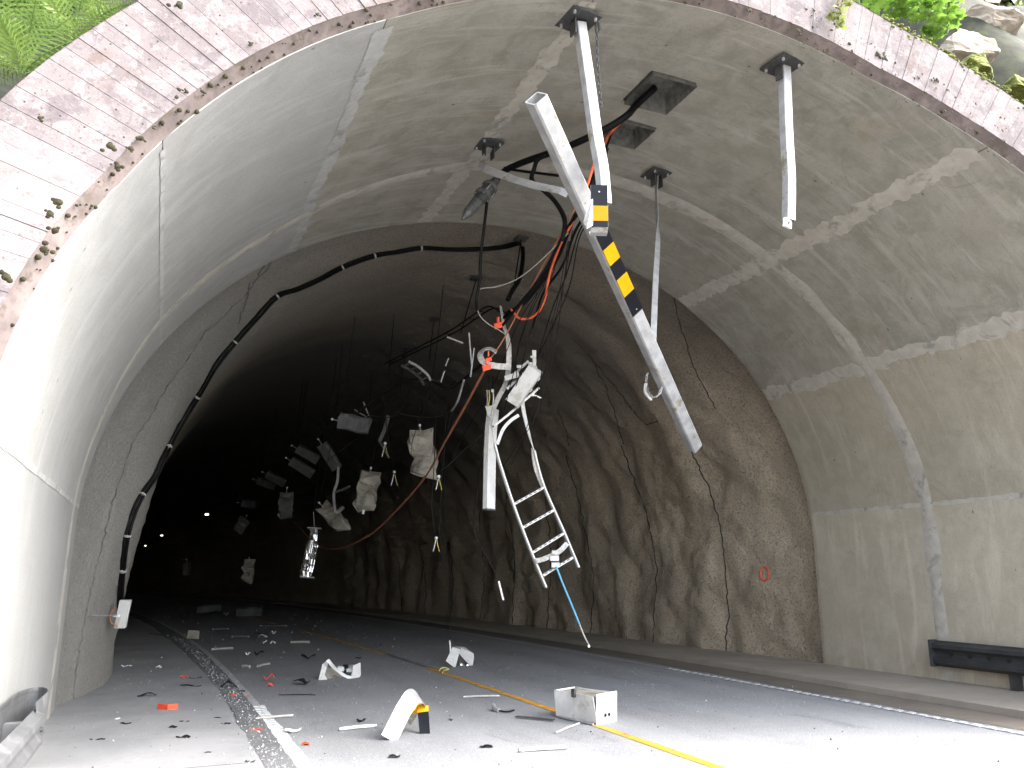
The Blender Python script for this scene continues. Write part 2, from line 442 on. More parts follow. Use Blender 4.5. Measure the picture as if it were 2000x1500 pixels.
def lining_sheet(mb, us, yfun0, yfun1, ny, off, skirt=0.0, ragged=0.0, skip=None, ys_fixed=None, dome=0.0, seed=0):
    us = np.asarray(us, float)
    x, z, nx, nz = prof(us)
    y0, y1 = yfun0(x+CX)*np.ones(len(us)), yfun1(x+CX)*np.ones(len(us))
    v, f, uv = [], [], []
    if ys_fixed is None: tt = np.linspace(0, 1, ny)
    for i in range(len(us)):
        ys = y0[i] + (y1[i]-y0[i])*tt if ys_fixed is None else np.concatenate([[y0[i]], ys_fixed, [y1[i]]])
        n = len(ys)
        for j in range(n):
            o_ = off + dome*float(vnoise(us[i]*.9+seed, ys[j]*.9))
            v.append((CX+x[i]+nx[i]*o_, ys[j], z[i]+nz[i]*o_)); uv.append((us[i], ys[j]))
    for i in range(len(us)-1):
        for j in range(n-1):
            if skip and skip(i, j): continue
            f.append((i*n+j, i*n+j+1, (i+1)*n+j+1, (i+1)*n+j))
    if skirt:
        edge = [(i, 0) for i in range(len(us))] + [(len(us)-1, j) for j in range(1, n)] + [(i, n-1) for i in range(len(us)-2, -1, -1)] + [(0, j) for j in range(n-2, 0, -1)]
        b = len(v)
        for i, j in edge:
            p = v[i*n+j]; v.append((p[0]+nx[i]*skirt, p[1], p[2]+nz[i]*skirt)); uv.append(uv[i*n+j])
        k = len(edge)
        for i, j in edge:
            v.append(v[i*n+j]); uv.append(uv[i*n+j])
        for e in range(k):
            i, j = edge[e]; i2, j2 = edge[(e+1) % k]
            f.append((b+k+e, b+k+(e+1) % k, b+(e+1) % k, b+e))
    base = len(mb.v)
    mb.add(v, f)
    mb.uv = (mb.uv or []) + uv
    return mb

# ------------------------------------------------------------------ road, apron, ledge
def along(s, u):                       # a point u metres right of the tunnel's centre line, s metres in
    if s <= Y_CURVE: return (CX+u, s)
    t = (s-Y_CURVE)/R_CURVE
    return (CX - R_CURVE*(1-math.cos(t)) + u*math.cos(t), Y_CURVE + R_CURVE*math.sin(t) + u*math.sin(t))
def strip(name, u0, u1, s0, s1, z, m, thick=0.0, parent=None, step=1.0, edge=None, nu=1):
    mb = MB(); n = max(2, int((s1-s0)/step)+1); k = nu+1
    for i in range(n):
        s = s0 + (s1-s0)*i/(n-1)
        for j in range(k):
            u = u0 + (u1-u0)*j/nu
            if edge: u += edge(s, j/nu)
            x, y = along(s, u); mb.v.append((x, y, z))
    for i in range(n-1):
        for j in range(nu):
            mb.f.append((i*k+j, i*k+j+1, (i+1)*k+j+1, (i+1)*k+j)); mb.m.append(0)
    if thick:
        b = len(mb.v)
        mb.v += [(p[0], p[1], p[2]-thick) for p in mb.v]
        loop = [i*k for i in range(n)] + [(n-1)*k+j for j in range(1, k)] + [i*k+nu for i in range(n-2, -1, -1)] + [j for j in range(nu-1, 0, -1)]
        for e in range(len(loop)):
            p, q = loop[e], loop[(e+1) % len(loop)]
            mb.f.append((p, b+p, b+q, q)); mb.m.append(0)
    return mb.build(name, m, parent)
g = MB(); g.abox(-300, 300, -300, 5.6, -.9, -.66)
ground = g.build("ground", M['soil']); tag(ground, kind='structure')
road = strip("road", -6.4, 6.4, -60, 165, 0.0, M['asphalt'], .5, step=2.0); tag(road, kind='structure')
apron = strip("pavement_apron", -5.95, -3.9, -8, 60, .016, M['apron'], .014, step=.25,
              edge=lambda s, j: (0.05*float(vnoise(s*1.3, 2.0)) if j > .5 else 0)); tag(apron, kind='structure')
apron_joint = strip("expansion_joint", -5.9, -3.95, 7.86, 7.875, .0175, M['hole'], .0, apron, step=.01)
apron_patch = strip("worn_patch", -5.9, -4.4, 6.6, 7.45, .0185, M['silt'], 0, apron, step=.1, edge=lambda s, j: .35*float(vnoise(s*4, j*9)), nu=3)
gutter = strip("gutter", -3.90, -3.64, -8, 60, .0195, M['gutter'], .018, step=.06, edge=lambda s, j: (.04*float(fbm(s*1.3, 7)) + .012*float(vnoise(s*9, 3)) - .16*max(0, min(1, (s-12)/10)) if j < .5 else .02*float(vnoise(s*6, 1)))); tag(gutter, kind='structure')
silt = strip("gutter_silt", 3.62, 4.32, -8, 90, .005, M['silt'], 0, step=.3, edge=lambda s, j: (.10*float(vnoise(s*1.7, 4)) if j < .5 else 0)); tag(silt, kind='structure')
ledge = strip("pavement_ledge", 4.30, 5.9, -8, 110, .085, M['ledge'], .085, step=.4, edge=lambda s, j: (.02*float(vnoise(s*2, 9)) if j < .5 else 0)); tag(ledge, kind='structure')

# edge lines: a worn base stripe plus the raised bars across it; a yellow dashed centre line
lm = thing("road_edge_line", (1.27, 8, .005), "worn grey edge line with raised white cross bars beside the left apron", "road marking")
strip("base_stripe", -3.65, -3.53, -5, 70, .005, M['grey_paint'], 0, lm, step=.5, edge=lambda s, j: .012*float(vnoise(s*4, j*3)))
bar_mesh = None
def bars(parent, u, w, length, s0, s1, pitch, skew=0.0):
    proto = None; s = s0
    while s < s1:
        x, y = along(s, u)
        if proto is None:
            mb = MB()
            a, b = w/2, length/2
            base = [(-a, -b-skew), (a, -b+skew), (a, b+skew), (-a, b-skew)]
            mb.add([(q[0]*.98, q[1], 0) for q in base] + [(q[0]*.93, q[1]*.8, .008) for q in base], [(4,5,6,7),(0,1,5,4),(1,2,6,5),(2,3,7,6),(3,0,4,7)])
            proto = mb.build("bar", M['white_paint'], parent, origin=(0,0,0))
            o = proto
        else:
            o = proto.copy(); COL.objects.link(o)
        o.location = V((x + R.uniform(-.006,.006), y, .0052)) - WL[parent.name]
        o.rotation_euler = (0, 0, R.uniform(-.03, .03))
        o.scale = (R.uniform(.9, 1.05), R.uniform(.8, 1.15), 1)
        s += pitch*R.uniform(.95, 1.05)
bars(lm, -3.58, .17, .075, 6.6, 11.2, .135)
rm = thing("road_edge_line", (8.27, 8, .006), "white edge line with slanted ribs along the right kerb", "road marking")
strip("base_stripe", 3.38, 3.46, -5, 120, .0065, M['grey_paint'], 0, rm, step=.5, edge=lambda s, j: .01*float(vnoise(s*4, j*3)))
bars(rm, 3.42, .11, .10, 5.2, 12.6, .17, .03)
ym = thing("centre_line", (4.5, 10, .005), "yellow dashed centre line running into the tunnel", "road marking")
for s0, s1 in ((5.0, 14.45), (17.0, 25.3), (28.0, 36.8), (39.6, 48)):
    strip("dash", -.40, -.295, s0, s1, .005, M['yellow_paint'], 0, ym, step=.15, edge=lambda s, j: .012*float(vnoise(s*5, j*3+s0)))
tar = strip("tar_seam", -.36, -.24, 13.9, 17.4, .0035, M['gutter'], 0, ym, step=.2, edge=lambda s, j: .06*float(vnoise(s*2.5, j*3)))

# ------------------------------------------------------------------ concrete lining
lining = thing("tunnel_lining", (CX, 8.7, 0), "smooth grey concrete vault lining between the portal and the rough tunnel", "tunnel lining")
mb = MB(); lining_sheet(mb, np.arange(0, U_END, .3), lambda x: y_lip(x)+.05, lambda x: Y_RING-.05+0*x, 8, .20)
mb.build("backing_shell", M['backing'], lining)
J = [0.0, u_of(-1.0, 2.42), u_of(-.25, 4.6), u_of(1.36, 6.16), u_of(3.4, 7.0), u_of(8.15, 6.27), u_of(9.83, 4.74), u_of(10.7, 2.61), U_END]
XH, YH = [4.66, 5.26, 4.80, 5.34], [6.98, 7.62, 7.99, 8.50]      # the two cable pockets: x0 x1 / y0 y1 and the second pair
PANEL_SEED = 0
for k in range(len(J)-1):
    g2 = .007
    u0, u1 = J[k]+g2, J[k+1]-g2
    us = np.linspace(u0, u1, max(3, int((u1-u0)/.14)))
    for half in (0, 1):
        PANEL_SEED += 0
        mb = MB()
        if half == 0:
            if k == 4:                                           # crown panel with the pockets cut out
                ua, ub, uc, ud = [u_of(x, 7.1) for x in (XH[0], XH[2], XH[1], XH[3])]
                us4 = np.array(sorted(list(us) + [ua, ub, uc, ud]))
                mid = us4[:-1] + np.diff(us4)/2
                ysf = np.array(sorted(list(np.arange(6.2, 9.2, .15)) + YH))
                def skip(i, j, mid=mid, ysf=ysf, ua=ua, ub=ub, uc=uc, ud=ud):
                    if j == 0 or j >= len(ysf): return False
                    ym_ = (ysf[j-1]+ysf[j])/2
                    return (ua < mid[i] < uc and YH[0] < ym_ < YH[1]) or (ub < mid[i] < ud and YH[2] < ym_ < YH[3])
                lining_sheet(mb, us4, y_lip, lambda x: y_rib(x)-.05, 0, 0, .06, skip=skip, ys_fixed=ysf, dome=.012, seed=PANEL_SEED)
            else:
                lining_sheet(mb, us, y_lip, lambda x: y_rib(x)-.05, 24, 0, .06, dome=.012, seed=PANEL_SEED)
        else:
            lining_sheet(mb, us, lambda x: y_rib(x)+.05, lambda x: Y_RING+.0*x, 10, 0.0, .18, dome=.012, seed=PANEL_SEED)
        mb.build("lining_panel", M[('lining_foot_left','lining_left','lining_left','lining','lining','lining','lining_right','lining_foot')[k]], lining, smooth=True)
# ragged pale grout bands along the joints
for (k, w, y0f, y1f) in ((1, .03, 0, 1), (2, .03, 0, 1), (3, .15, 0, 1), (4, .19, 0, 1), (5, .24, .0, 1), (6, .20, .0, 1), (7, .04, 0, 1)):
    for part in (0, 1):
        mb = MB(); n = 110; mb.uv = []
        for i in range(n):
            t = i/(n-1)
            x_, z_, _, _ = prof(J[k])
            a0 = float(y_lip(x_+CX))+.12 if part == 0 else float(y_rib(x_+CX))+.06
            a1 = float(y_rib(x_+CX))-.08 if part == 0 else Y_RING-.03
            y = a0+(a1-a0)*t
            wl_ = w*(.5+.40*float(fbm(y*2.3, k*7.3+part)) + .45*float(fbm(y*11, k*3.3+part))), w*(.5+.40*float(fbm(y*2.3, k*7.3+3.1+part)) + .45*float(fbm(y*11, k*3.3+5+part)))
            for q in (-wl_[0]-.012, wl_[1]+.012):
                x, z, nx, nz = prof(J[k]+q); o_ = .012*float(vnoise((J[k]+q)*.9, y*.9)) - .004
                mb.v.append((CX+x+nx*o_, y, z+nz*o_)); mb.uv.append((J[k]+q, y))
        mb.f = [(2*i, 2*i+1, 2*i+3, 2*i+2) for i in range(n-1)]; mb.m = [0]*len(mb.f)
        mb.build("joint_band", M['band_cool' if k < 4 else 'band'], lining)
# transverse patches branching off the left band and the arch rib
mb = MB(); us = np.linspace(0.02, U_END-.02, 150); mb.uv = []
prof_r = [(-.15, .003), (-.09, -.004), (0, -.008), (.09, -.004), (.15, .003)]
for u in us:
    x, z, nx, nz = prof(u)
    for dy, o_ in prof_r:
        o_ += .012*float(vnoise(u*.9, float(y_rib(x+CX))*.9)); mb.v.append((CX+x+nx*(o_-.001), float(y_rib(x+CX))+dy*(1+.5*float(vnoise(u*2, 5))), z+nz*(o_-.001))); mb.uv.append((u, dy))
mb.f = [(i*5+j, i*5+j+1, i*5+j+6, i*5+j+5) for i in range(len(us)-1) for j in range(4)]; mb.m = [0]*len(mb.f)
mb.build("arch_rib", M['band'], lining, smooth=True)
for (x0, x1, y0, y1) in ((XH[0], XH[1], YH[0], YH[1]), (XH[2], XH[3], YH[2], YH[3])):
    mb = MB(); zb, zt = 7.09, 7.62; t_ = .10
    q = [(x0,y0,zb),(x1,y0,zb),(x1,y1,zb),(x0,y1,zb)]; r_ = [(x0+t_,y0+t_,zt),(x1-t_,y0+t_,zt),(x1-t_,y1-t_,zt),(x0+t_,y1-t_,zt)]
    mb.add(q+r_, [(0,1,5,4),(1,2,6,5),(2,3,7,6),(3,0,4,7),(4,5,6,7)]); mb.uv = [(p[0]*3, p[1]*3) for p in mb.v]
    mb.build("cable_pocket", M['backing'], lining)

# ------------------------------------------------------------------ shotcrete vault, bending left
def build_vault():
    s_list = np.concatenate([np.arange(Y_RING-.06, 24, .085), np.arange(24, 40, .2), np.arange(40, 80, .6), np.arange(80, 160, 2.0)])
    us = np.concatenate([np.linspace(0, U_END*.5, 170)[:-1], np.linspace(U_END*.5, U_END, 190)])
    S, U = np.meshgrid(s_list, us, indexing='ij')
    x, z, nx, nz = prof(U)
    right = np.clip(x/ A, -1, 1)
    # the rock section is narrower than the lining once past its end
    k = np.clip((S-Y_RING)/3.0, 0, 1); k = k*k*(3-2*k)
    lat = np.where(x < 0, .48 + .30*np.exp(-((z-3.1)/1.7)**2), .30) * k * np.clip(np.abs(x)/A*1.25, 0, 1)**1.5
    cut = np.where(x < 0, .0, .24) * np.clip((S-Y_RING)/.10, 0, 1)            # set back behind the lining's edge on the right
    crown = .12*np.clip((S-Y_RING)/.1, 0, 1)*(1-np.abs(right)**2)
    off = -lat + cut*(np.abs(right)) + crown
    w1 = fbm(S*.42, U*.42, 1.3, 3); w2 = fbm(S*1.1+9, U*.9, 4.1, 3); w3 = fbm(S*4.2, U*4.2, 2.2, 3); w4 = vnoise(S*13, U*13, 5.)
    amp = np.clip((S-Y_RING)/1.6, 0.0, 1)
    side = np.clip(np.abs(right), .25, 1)
    rough = np.where(x < 0, .45, 1.0)
    off = off + amp*rough*(w1*.20*side + w2*.15*side) + np.clip((S-Y_RING)/.3, .1, 1)*(w3*.075*rough + w4*.026*rough)
    # blasting rounds: a sooty groove ring every couple of metres, wandering with height, mostly on the right side
    seam = np.zeros_like(S); lobes = np.zeros_like(S)
    rings = [14.05, 15.9, 17.9, 19.6, 21.3, 23.1, 24.9, 26.8, 28.8, 30.9, 33.0, 35.2, 37.5, 40.]
    for i, r0 in enumerate(rings):
        rr = r0 + .28*fbm(U*.55, i*3.7, 0, 3) + .05*vnoise(U*5, i*9.1)
        d = np.abs(S-rr)
        fade = np.clip((x+1.5)/3.0, 0, 1) * np.clip(.75+1.6*vnoise(U*.8, i*5.3), 0, 1)
        wd = .035 + .012*(r0-12)*.12
        seam = np.maximum(seam, np.clip(1-d/wd, 0, 1)*fade)
        lobes = lobes + np.clip(1-d/.55, 0, 1)**2*fade
    off = off + lobes*.05 + amp*.034*np.clip(right*1.6, 0, 1)*np.sin(S*4.2 + 2.2*fbm(U*.5, S*.4, 3, 3))
    # crack and grey trowelled strip on the left
    ucr = 12.55 + .10*fbm(U*1.1, 3.3, 0, 3) + .06*vnoise(U*4, 8.8)
    cr = np.clip(1-np.abs(S-ucr)/.030, 0, 1)*(x < -.2)*(x < -2.6)
    ucr2 = 12.9 + (U-PU[60])*.35
    seam = seam*0
    t = np.clip((S-Y_CURVE), 0, None)/R_CURVE
    lateral = x + nx*off
    zz = np.maximum(z + nz*off, -.25)
    WX = CX - R_CURVE*(1-np.cos(t)) + lateral*np.cos(t)
    WY = np.where(S <= Y_CURVE, S, Y_CURVE + R_CURVE*np.sin(t)) + lateral*np.sin(t)*np.clip((S-Y_RING)/2, 0, 1)
    n, m_ = S.shape
    mb = MB()
    mb.v = np.stack([WX, WY, zz], -1).reshape(-1, 3).tolist()
    idx = np.arange(n*m_).reshape(n, m_)
    mb.f = np.stack([idx[:-1,:-1], idx[1:,:-1], idx[1:,1:], idx[:-1,1:]], -1).reshape(-1, 4).tolist()
    mb.m = [0]*len(mb.f)
    # end wall
    last = idx[-1].tolist(); mb.f.append(tuple(last)); mb.m.append(0)
    mb.uv = np.stack([U.ravel(), S.ravel()], -1)
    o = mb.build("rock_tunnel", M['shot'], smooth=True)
    me = o.data
    vault_shade = np.clip((S-14)/16, 0, 1)*.7*np.clip(1.1-np.abs(right)*.5, 0, 1) + np.clip((zz-3.8)/2.2, 0, 1)*.62*np.clip((S-11.5)/.4, 0, 1)  # daylight falloff put into the rock colour: darker with depth and height
    vault_shade = vault_shade*(1 - .75*np.clip(right*1.5, 0, 1)*np.clip(1-(zz-3.2)/2.2, 0, 1)); vault_shade = np.clip(vault_shade + .2*fbm(S*.5, U*.3, 7, 3), 0, .92)
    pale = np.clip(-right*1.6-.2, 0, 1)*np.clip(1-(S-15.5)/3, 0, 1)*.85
    for nm, arr in (("soot", vault_shade*(1-pale)), ("seam", seam*.92), ("pale", pale)):
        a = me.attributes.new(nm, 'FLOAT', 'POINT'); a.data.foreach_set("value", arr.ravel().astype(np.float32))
    tag(o, "rough sooty shotcrete tunnel bending left into the dark beyond the concrete lining", "tunnel", None)
    def surf(s, u, off_in=0.0):           # a point on that wall
        i = int(np.argmin(np.abs(s_list-s))); j = int(np.argmin(np.abs(us-u)))
        p = V((WX[i, j], WY[i, j], zz[i, j]))
        xx, z_, nx_, nz_ = prof(u)
        return p - V((float(nx_), 0, float(nz_)))*off_in
    return o, surf
vault, vault_pt = build_vault()
from mathutils.bvhtree import BVHTree
_bv = BVHTree.FromPolygons([vault.matrix_world @ v.co + vault.location for v in vault.data.vertices], [tuple(p.vertices) for p in vault.data.polygons])
def on_rock(px, py, lift=.02):
    d = ray(px, py).normalized()
    h = _bv.ray_cast(EYE + d*11.0, d)
    if h[0] is None: return None
    nrm = h[1] if h[1].dot(d) < 0 else -h[1]
    return h[0] + nrm*lift

_SEAMS = [[(1350,880),(1362,905),(1385,955),(1400,1000),(1412,1060),(1418,1120),(1424,1192),(1420,1240),(1418,1275)],
          [(1215,870),(1232,920),(1250,965),(1262,1000),(1275,1055),(1283,1100),(1279,1180),(1276,1262)],
          [(1105,890),(1120,940),(1135,1000),(1152,1080),(1160,1120),(1158,1180),(1152,1243)],
          [(985,930),(992,1000),(1002,1060),(1006,1110),(1003,1170),(1000,1226)],
          [(935,1000),(942,1070),(946,1120),(942,1170),(938,1218)], [(1065,960),(1072,1030),(1078,1090),(1072,1160),(1068,1232)],
          [(870,1030),(882,1090),(886,1140),(880,1208)], [(820,1060),(828,1120),(832,1160),(828,1202)], [(775,1080),(782,1130),(785,1196)],
          [(1310,560),(1330,640),(1350,700),(1375,760),(1398,800)], [(1120,660),(1155,700),(1200,755),(1245,810),(1262,830),(1285,822)], [(1150,690),(1185,760),(1205,820),(1218,868)],
          [(1090,800),(1105,840),(1110,870)],
          [(530,510),(520,528),(500,545),(480,575),(455,598),(425,630),(400,650),(372,690),(340,735),(310,780),(300,800),(262,860),(238,925),(225,965),(212,1010),(200,1060),(190,1100),(176,1150),(168,1195),(158,1250),(150,1300),(143,1372)],
          [(517,515),(505,535),(490,552),(480,590),(468,615),(463,632)]]
for si, sm in enumerate(_SEAMS):
    pts_ = []
    for k_ in range(len(sm)-1):
        for f_ in np.linspace(0, 1, 9)[:-1]:
            pts_.append((sm[k_][0]+(sm[k_+1][0]-sm[k_][0])*f_, sm[k_][1]+(sm[k_+1][1]-sm[k_][1])*f_))
    pts_.append(sm[-1])
    hit = [on_rock(x + 5*float(fbm(x*.11, y*.09+si*7, 0, 3)), y, .002) for x, y in pts_]
    runs, cur = [], []
    for p_ in hit:
        if p_ is None or (cur and (p_-cur[-1]).length > .8):
            if len(cur) > 2: runs.append(cur)
            cur = []
        if p_ is not None: cur.append(p_)
    if len(cur) > 2: runs.append(cur)
    for r_ in runs:
        mb = MB(); left = si >= len(_SEAMS)-2
        mb.tube(r_, .013 if left else (.014 if si < 9 else .010), 5, hint=(1,.2,.1))
        mb.build("crack" if left else "seam", M['crack'] if left else M['seamdark'], vault)

# ------------------------------------------------------------------ portal: chamfer and radial board marks on the front ring
portal = thing("portal_wall", (CX, 5.6, 0), "pinkish board-marked concrete portal ring with lichen and moss spots", "portal wall")
def ell_pt(ph, k, y):                  # point at angle ph on the profile ellipse scaled by k; below the springing it runs straight down
    return V((CX - A*k*math.cos(ph), y, Z0 + B*k*math.sin(ph)))
N = 220
def ring_pts(k, yoff):
    out = [V((CX-A*k, float(y_lip(-1.0))+yoff, -.1))]
    for i in range(N+1):
        ph = math.pi*i/N
        xx = CX - A*math.cos(ph)
        out.append(ell_pt(ph, k, float(y_lip(xx))+yoff))
    out.append(V((CX+A*k, float(y_lip(10.7))+yoff, -.1)))
    return out
def band_between(r1, r2, name, m, parent, closed=False):
    mb = MB(); n = len(r1); mb.v = [tuple(p) for p in r1] + [tuple(p) for p in r2]
    mb.f = [(i, i+1, n+i+1, n+i) for i in range(n-1)]; mb.m = [0]*len(mb.f)
    return mb.build(name, m, parent)
band_between(ring_pts(1.001, .0), ring_pts(1.016, -.105), "chamfer", M['chamf'], portal)
band_between(ring_pts(1.012, -.07), ring_pts(1.15, -.05), "ring_core", M['board'], portal)
band_between(ring_pts(1.149, -.115), ring_pts(1.15, 1.4), "ring_back", M['chamf'], portal)
# board strips
ph = 0.0; i = 0
for straight in (1, 0, 2):
    if straight:                       # below the springing the boards lie level
        xs = -1 if straight == 1 else 1
        y = float(y_lip(-1.0 if xs < 0 else 10.7)) - .108
        z = 0.0
        while z < Z0-.02:
            h = R.uniform(.10, .15); z1 = min(z+h, Z0)
            x0, x1 = sorted((CX+xs*A*1.016, CX+xs*A*1.149)); o_ = R.uniform(0, .006)
            mb = MB(); mb.abox(x0, x1, y-o_, y+.03, z+.004, z1-.003)
            mb.build("board_mark", M['board'], portal); z = z1
    else:
        ph = 0.0
        while ph < math.pi:
            d = R.uniform(.105, .165)/5.9
            p1 = min(ph+d, math.pi)
            mb = MB(); o_ = R.uniform(0, .006); tl = R.uniform(-.003, .003); a_, b_ = ph+.0003, p1-.0003
            q = []
            for (pp, e) in ((a_, -tl), (b_, tl)):
                for kk in (1.016, 1.149):
                    xx = CX - A*math.cos(pp)
                    yy = float(y_lip(xx)) - .108 - o_ - e
                    q.append((ell_pt(pp, kk, yy), ell_pt(pp, kk, yy+.035)))
            f_ = [q[0][0], q[1][0], q[3][0], q[2][0], q[0][1], q[1][1], q[3][1], q[2][1]]
            mb.add(f_, [(3,2,1,0),(0,1,5,4),(1,2,6,5),(2,3,7,6),(3,0,4,7)])
            mb.build("board_mark", M['board'], portal)
            ph = p1

# ------------------------------------------------------------------ hillside over and beside the portal
def hill_z(x, y):
    e = np.clip(1-((x-CX)/(A*1.15))**2, 0, None)
    top = np.where(np.abs(x-CX) < A*1.14, Z0+B*1.15*np.sqrt(e)-.12, Z0-.6)
    top = np.maximum(top, 1.0 + np.clip(x-CX-6, 0, 4)*1.6)
    s = np.clip(y-5.9, 0, None)
    return top + s*np.where(x < 3, 1.1, .62) + fbm(x*.5, y*.5, 0, 4)*np.clip(s, 0, 1.2)*.7 + np.clip(x-9.5, 0, 6)*np.clip(s-1, 0, 5)*.16
def build_hill():
    xs = np.linspace(-30, 40, 211); ys = np.concatenate([np.linspace(5.66, 12, 48), np.linspace(12.5, 60, 50)])
    X, Y = np.meshgrid(xs, ys)
    Z = hill_z(X, Y)
    inside = (np.abs(X-CX) < A*1.14)
    Y2 = np.maximum(Y, np.where(inside, y_lip((X-CX)/1.15+CX)+.2, Y))
    v = np.stack([X, Y2, Z], -1).reshape(-1, 3).tolist(); n, m_ = X.shape
    idx = np.arange(n*m_).reshape(n, m_)
    f = np.stack([idx[:-1,:-1], idx[:-1,1:], idx[1:,1:], idx[1:,:-1]], -1).reshape(-1, 4).tolist()
    # front skirt outside the portal ring
    mb = MB(); mb.add(v, f)
    for i in range(m_-1):
        x0, x1 = xs[i], xs[i+1]
        if abs((x0+x1)/2-CX) < A*1.14: continue
        b = len(mb.v)
        mb.add([v[i], v[i+1], (x1, 5.6, -.7), (x0, 5.6, -.7)], [(0, 1, 2, 3)])
    return mb.build("hillside", M['soil'], smooth=True)
hill = build_hill(); tag(hill, kind='structure')
# unseen rock bank left of the portal, added to hold back skylight, and the gravel verges
def build_sky_blocker():
    ys = np.linspace(-45, 5.4, 130); zs = np.linspace(-.7, 4.5, 30)
    Yg, Zg = np.meshgrid(ys, zs, indexing='ij')
    Xg = -3.4 - np.clip(Zg, 0, 13)*.45 - fbm(Yg*.35, Zg*.5, 3, 5)*1.1 - fbm(Yg*1.4, Zg*1.6, 8, 4)*.35 - np.clip(5.4-Yg, 0, 2.5)*.3
    mb = MB(); n, m_ = Xg.shape
    mb.v = np.stack([Xg, Yg, Zg], -1).reshape(-1, 3).tolist(); idx = np.arange(n*m_).reshape(n, m_)
    mb.f = np.stack([idx[:-1,:-1], idx[1:,:-1], idx[1:,1:], idx[:-1,1:]], -1).reshape(-1, 4).tolist(); mb.m = [0]*len(mb.f)
    b = len(mb.v)
    for i in range(n): mb.v.append((-60, ys[i], 11))
    for i in range(n-1): mb.f.append((int(idx[i,-1]), int(idx[i+1,-1]), b+i+1, b+i)); mb.m.append(0)
    return mb.build("rock_cutting_terrain", M['rockm'])
cut = build_sky_blocker(); tag(cut, kind='structure')
g = MB(); g.abox(-30, 60, -60, 5.5, -.6, -.1); verge = g.build("gravel_verge_ground", M['silt']); tag(verge, kind='structure')

# ------------------------------------------------------------------ guardrails
def w_profile(h=.31, d=.08, t=.005):
    pts = [(-.5,0),(-.44,.15),(-.36,.9),(-.22,1),(-.1,.45),(0,.3),(.1,.45),(.22,1),(.36,.9),(.44,.15),(.5,0)]
    a = [(x*h, y*d) for x, y in pts]
    return a + [(x, y-t) for x, y in reversed(a)]
def sweep_open(path, prof_, ups, sides):
    mb = MB(); n = len(prof_)
    for p, u_, s_ in zip(path, ups, sides):
        mb.v += [tuple(V(p) + V(u_)*a + V(s_)*b) for a, b in prof_]
    for i in range(len(path)-1):
        for j in range(n):
            mb.f.append((i*n+j, i*n+(j+1) % n, (i+1)*n+(j+1) % n, (i+1)*n+j)); mb.m.append(0)
    for e in (0, len(path)-1):
        k = n//2
        for j in range(k-1):
            mb.f.append((e*n+j, e*n+j+1, e*n+n-2-j, e*n+n-1-j)); mb.m.append(0)
    return mb
gl = thing("guardrail", (-.8, 6, 0), "grey steel guardrail with a looped end against the left tunnel wall", "guardrail")
def rail_run(pl, zc, name, m, hgt=.30, flat=1.0):
    path = [V((x, y, zc(y))) for x, y in pl]; sides = []
    for i in range(len(path)):
        d = path[min(i+1, len(path)-1)] - path[max(i-1, 0)]; d.z = 0; d.normalize()
        sides.append(V((d.y, -d.x, 0)))
    return sweep_open(path, [(a, b*flat) for a, b in w_profile(hgt, .075)], [(0,0,1)]*len(path), sides).build(name, m, gl)
zc = lambda y: .465 - .012*(y-6)
rail_run([(-.775, y) for y in np.linspace(1.0, 7.55, 24)], zc, "rail_beam", M['rail'])
loop_ = [(-.765, 7.4), (-.76, 7.7)] + [(-.865 + .112*math.cos(a), 7.95 + .42*math.sin(a)) for a in np.linspace(.15, math.pi-.1, 16)] + [(-.975, y) for y in np.linspace(7.8, 5.0, 9)]
rail_run(loop_, lambda y: zc(7.5)+.03, "end_loop", M['rail'], .36, .12)
for y in (3.0, 5.0, 7.0):
    mb = MB(); mb.abox(-.90, -.80, y-.05, y+.05, .0, .58); mb.build("post", M['rail'], gl)
mb = MB(); mb.tube([(-.71, 7.35, zc(7.35)+.02), (-.69, 7.35, zc(7.35)+.02)], .018, 8, hint=(0,0,1)); mb.build("bolt", M['galv_dark'], gl)
gr = thing("guardrail", (10.45, 7, 0), "dark grey guardrail with slotted holes on the right tunnel wall", "guardrail")
path = [(10.56-.02*(9.2-y), y, .47) for y in np.linspace(9.15, -2, 24)]
rb = sweep_open(path, [(a, -b) for a, b in w_profile(.36, .09)], [(0,0,1)]*24, [(1,0,0)]*24).build("rail_beam", M['rail_dark'], gr)
mb = MB(); mb.abox(10.44, 10.60, 9.152, 9.175, .285, .66); mb.build("end_plate", M['rail_dark'], gr)
for k in range(7):
    y = 8.86 - k*.30
    x = 10.56-.02*(9.2-y) - .042
    mb = MB(); mb.tube([(x, y, .472), (x-.008, y, .472)], .03, 10, hint=(0,0,1)); mb.build("bolt_slot", M['hole'], gr)
for y in (8.0, 6.0, 4.0):
    mb = MB(); mb.abox(10.56, 10.68, y-.05, y+.05, .09, .62); mb.build("post", M['rail_dark'], gr)

# ------------------------------------------------------------------ ceiling brackets, posts, straps, the fallen beam
def bracket(t, c, yaw=0.0, s=.17):
    c = V(c); ca, sa = math.cos(yaw), math.sin(yaw)
    mb = MB(); mb.box(c - V((0,0,.016)), (V((ca,sa,0))*s, V((-sa,ca,0))*s, (0,0,.012)))
    pl = mb.build("ceiling_plate", M['galv_dark'], t)
    for i in (-1, 1):
        for j in (-1, 1):
            mb = MB(); q = c + V((ca,sa,0))*(s*.72*i) + V((-sa,ca,0))*(s*.72*j) - V((0,0,.028))
            mb.tube([q, q - V((0,0,.03))], .016, 6); mb.build("bolt", M['galv'], pl)
    for i in (-1, 1):
        mb = MB(); q = c + V((ca,sa,0))*(.062*i) - V((0,0,.115))
        mb.box(q, (V((ca,sa,0))*.006, V((-sa,ca,0))*.05, (0,0,.088))); mb.build("lug", M['galv_dark'], t)
    return pl
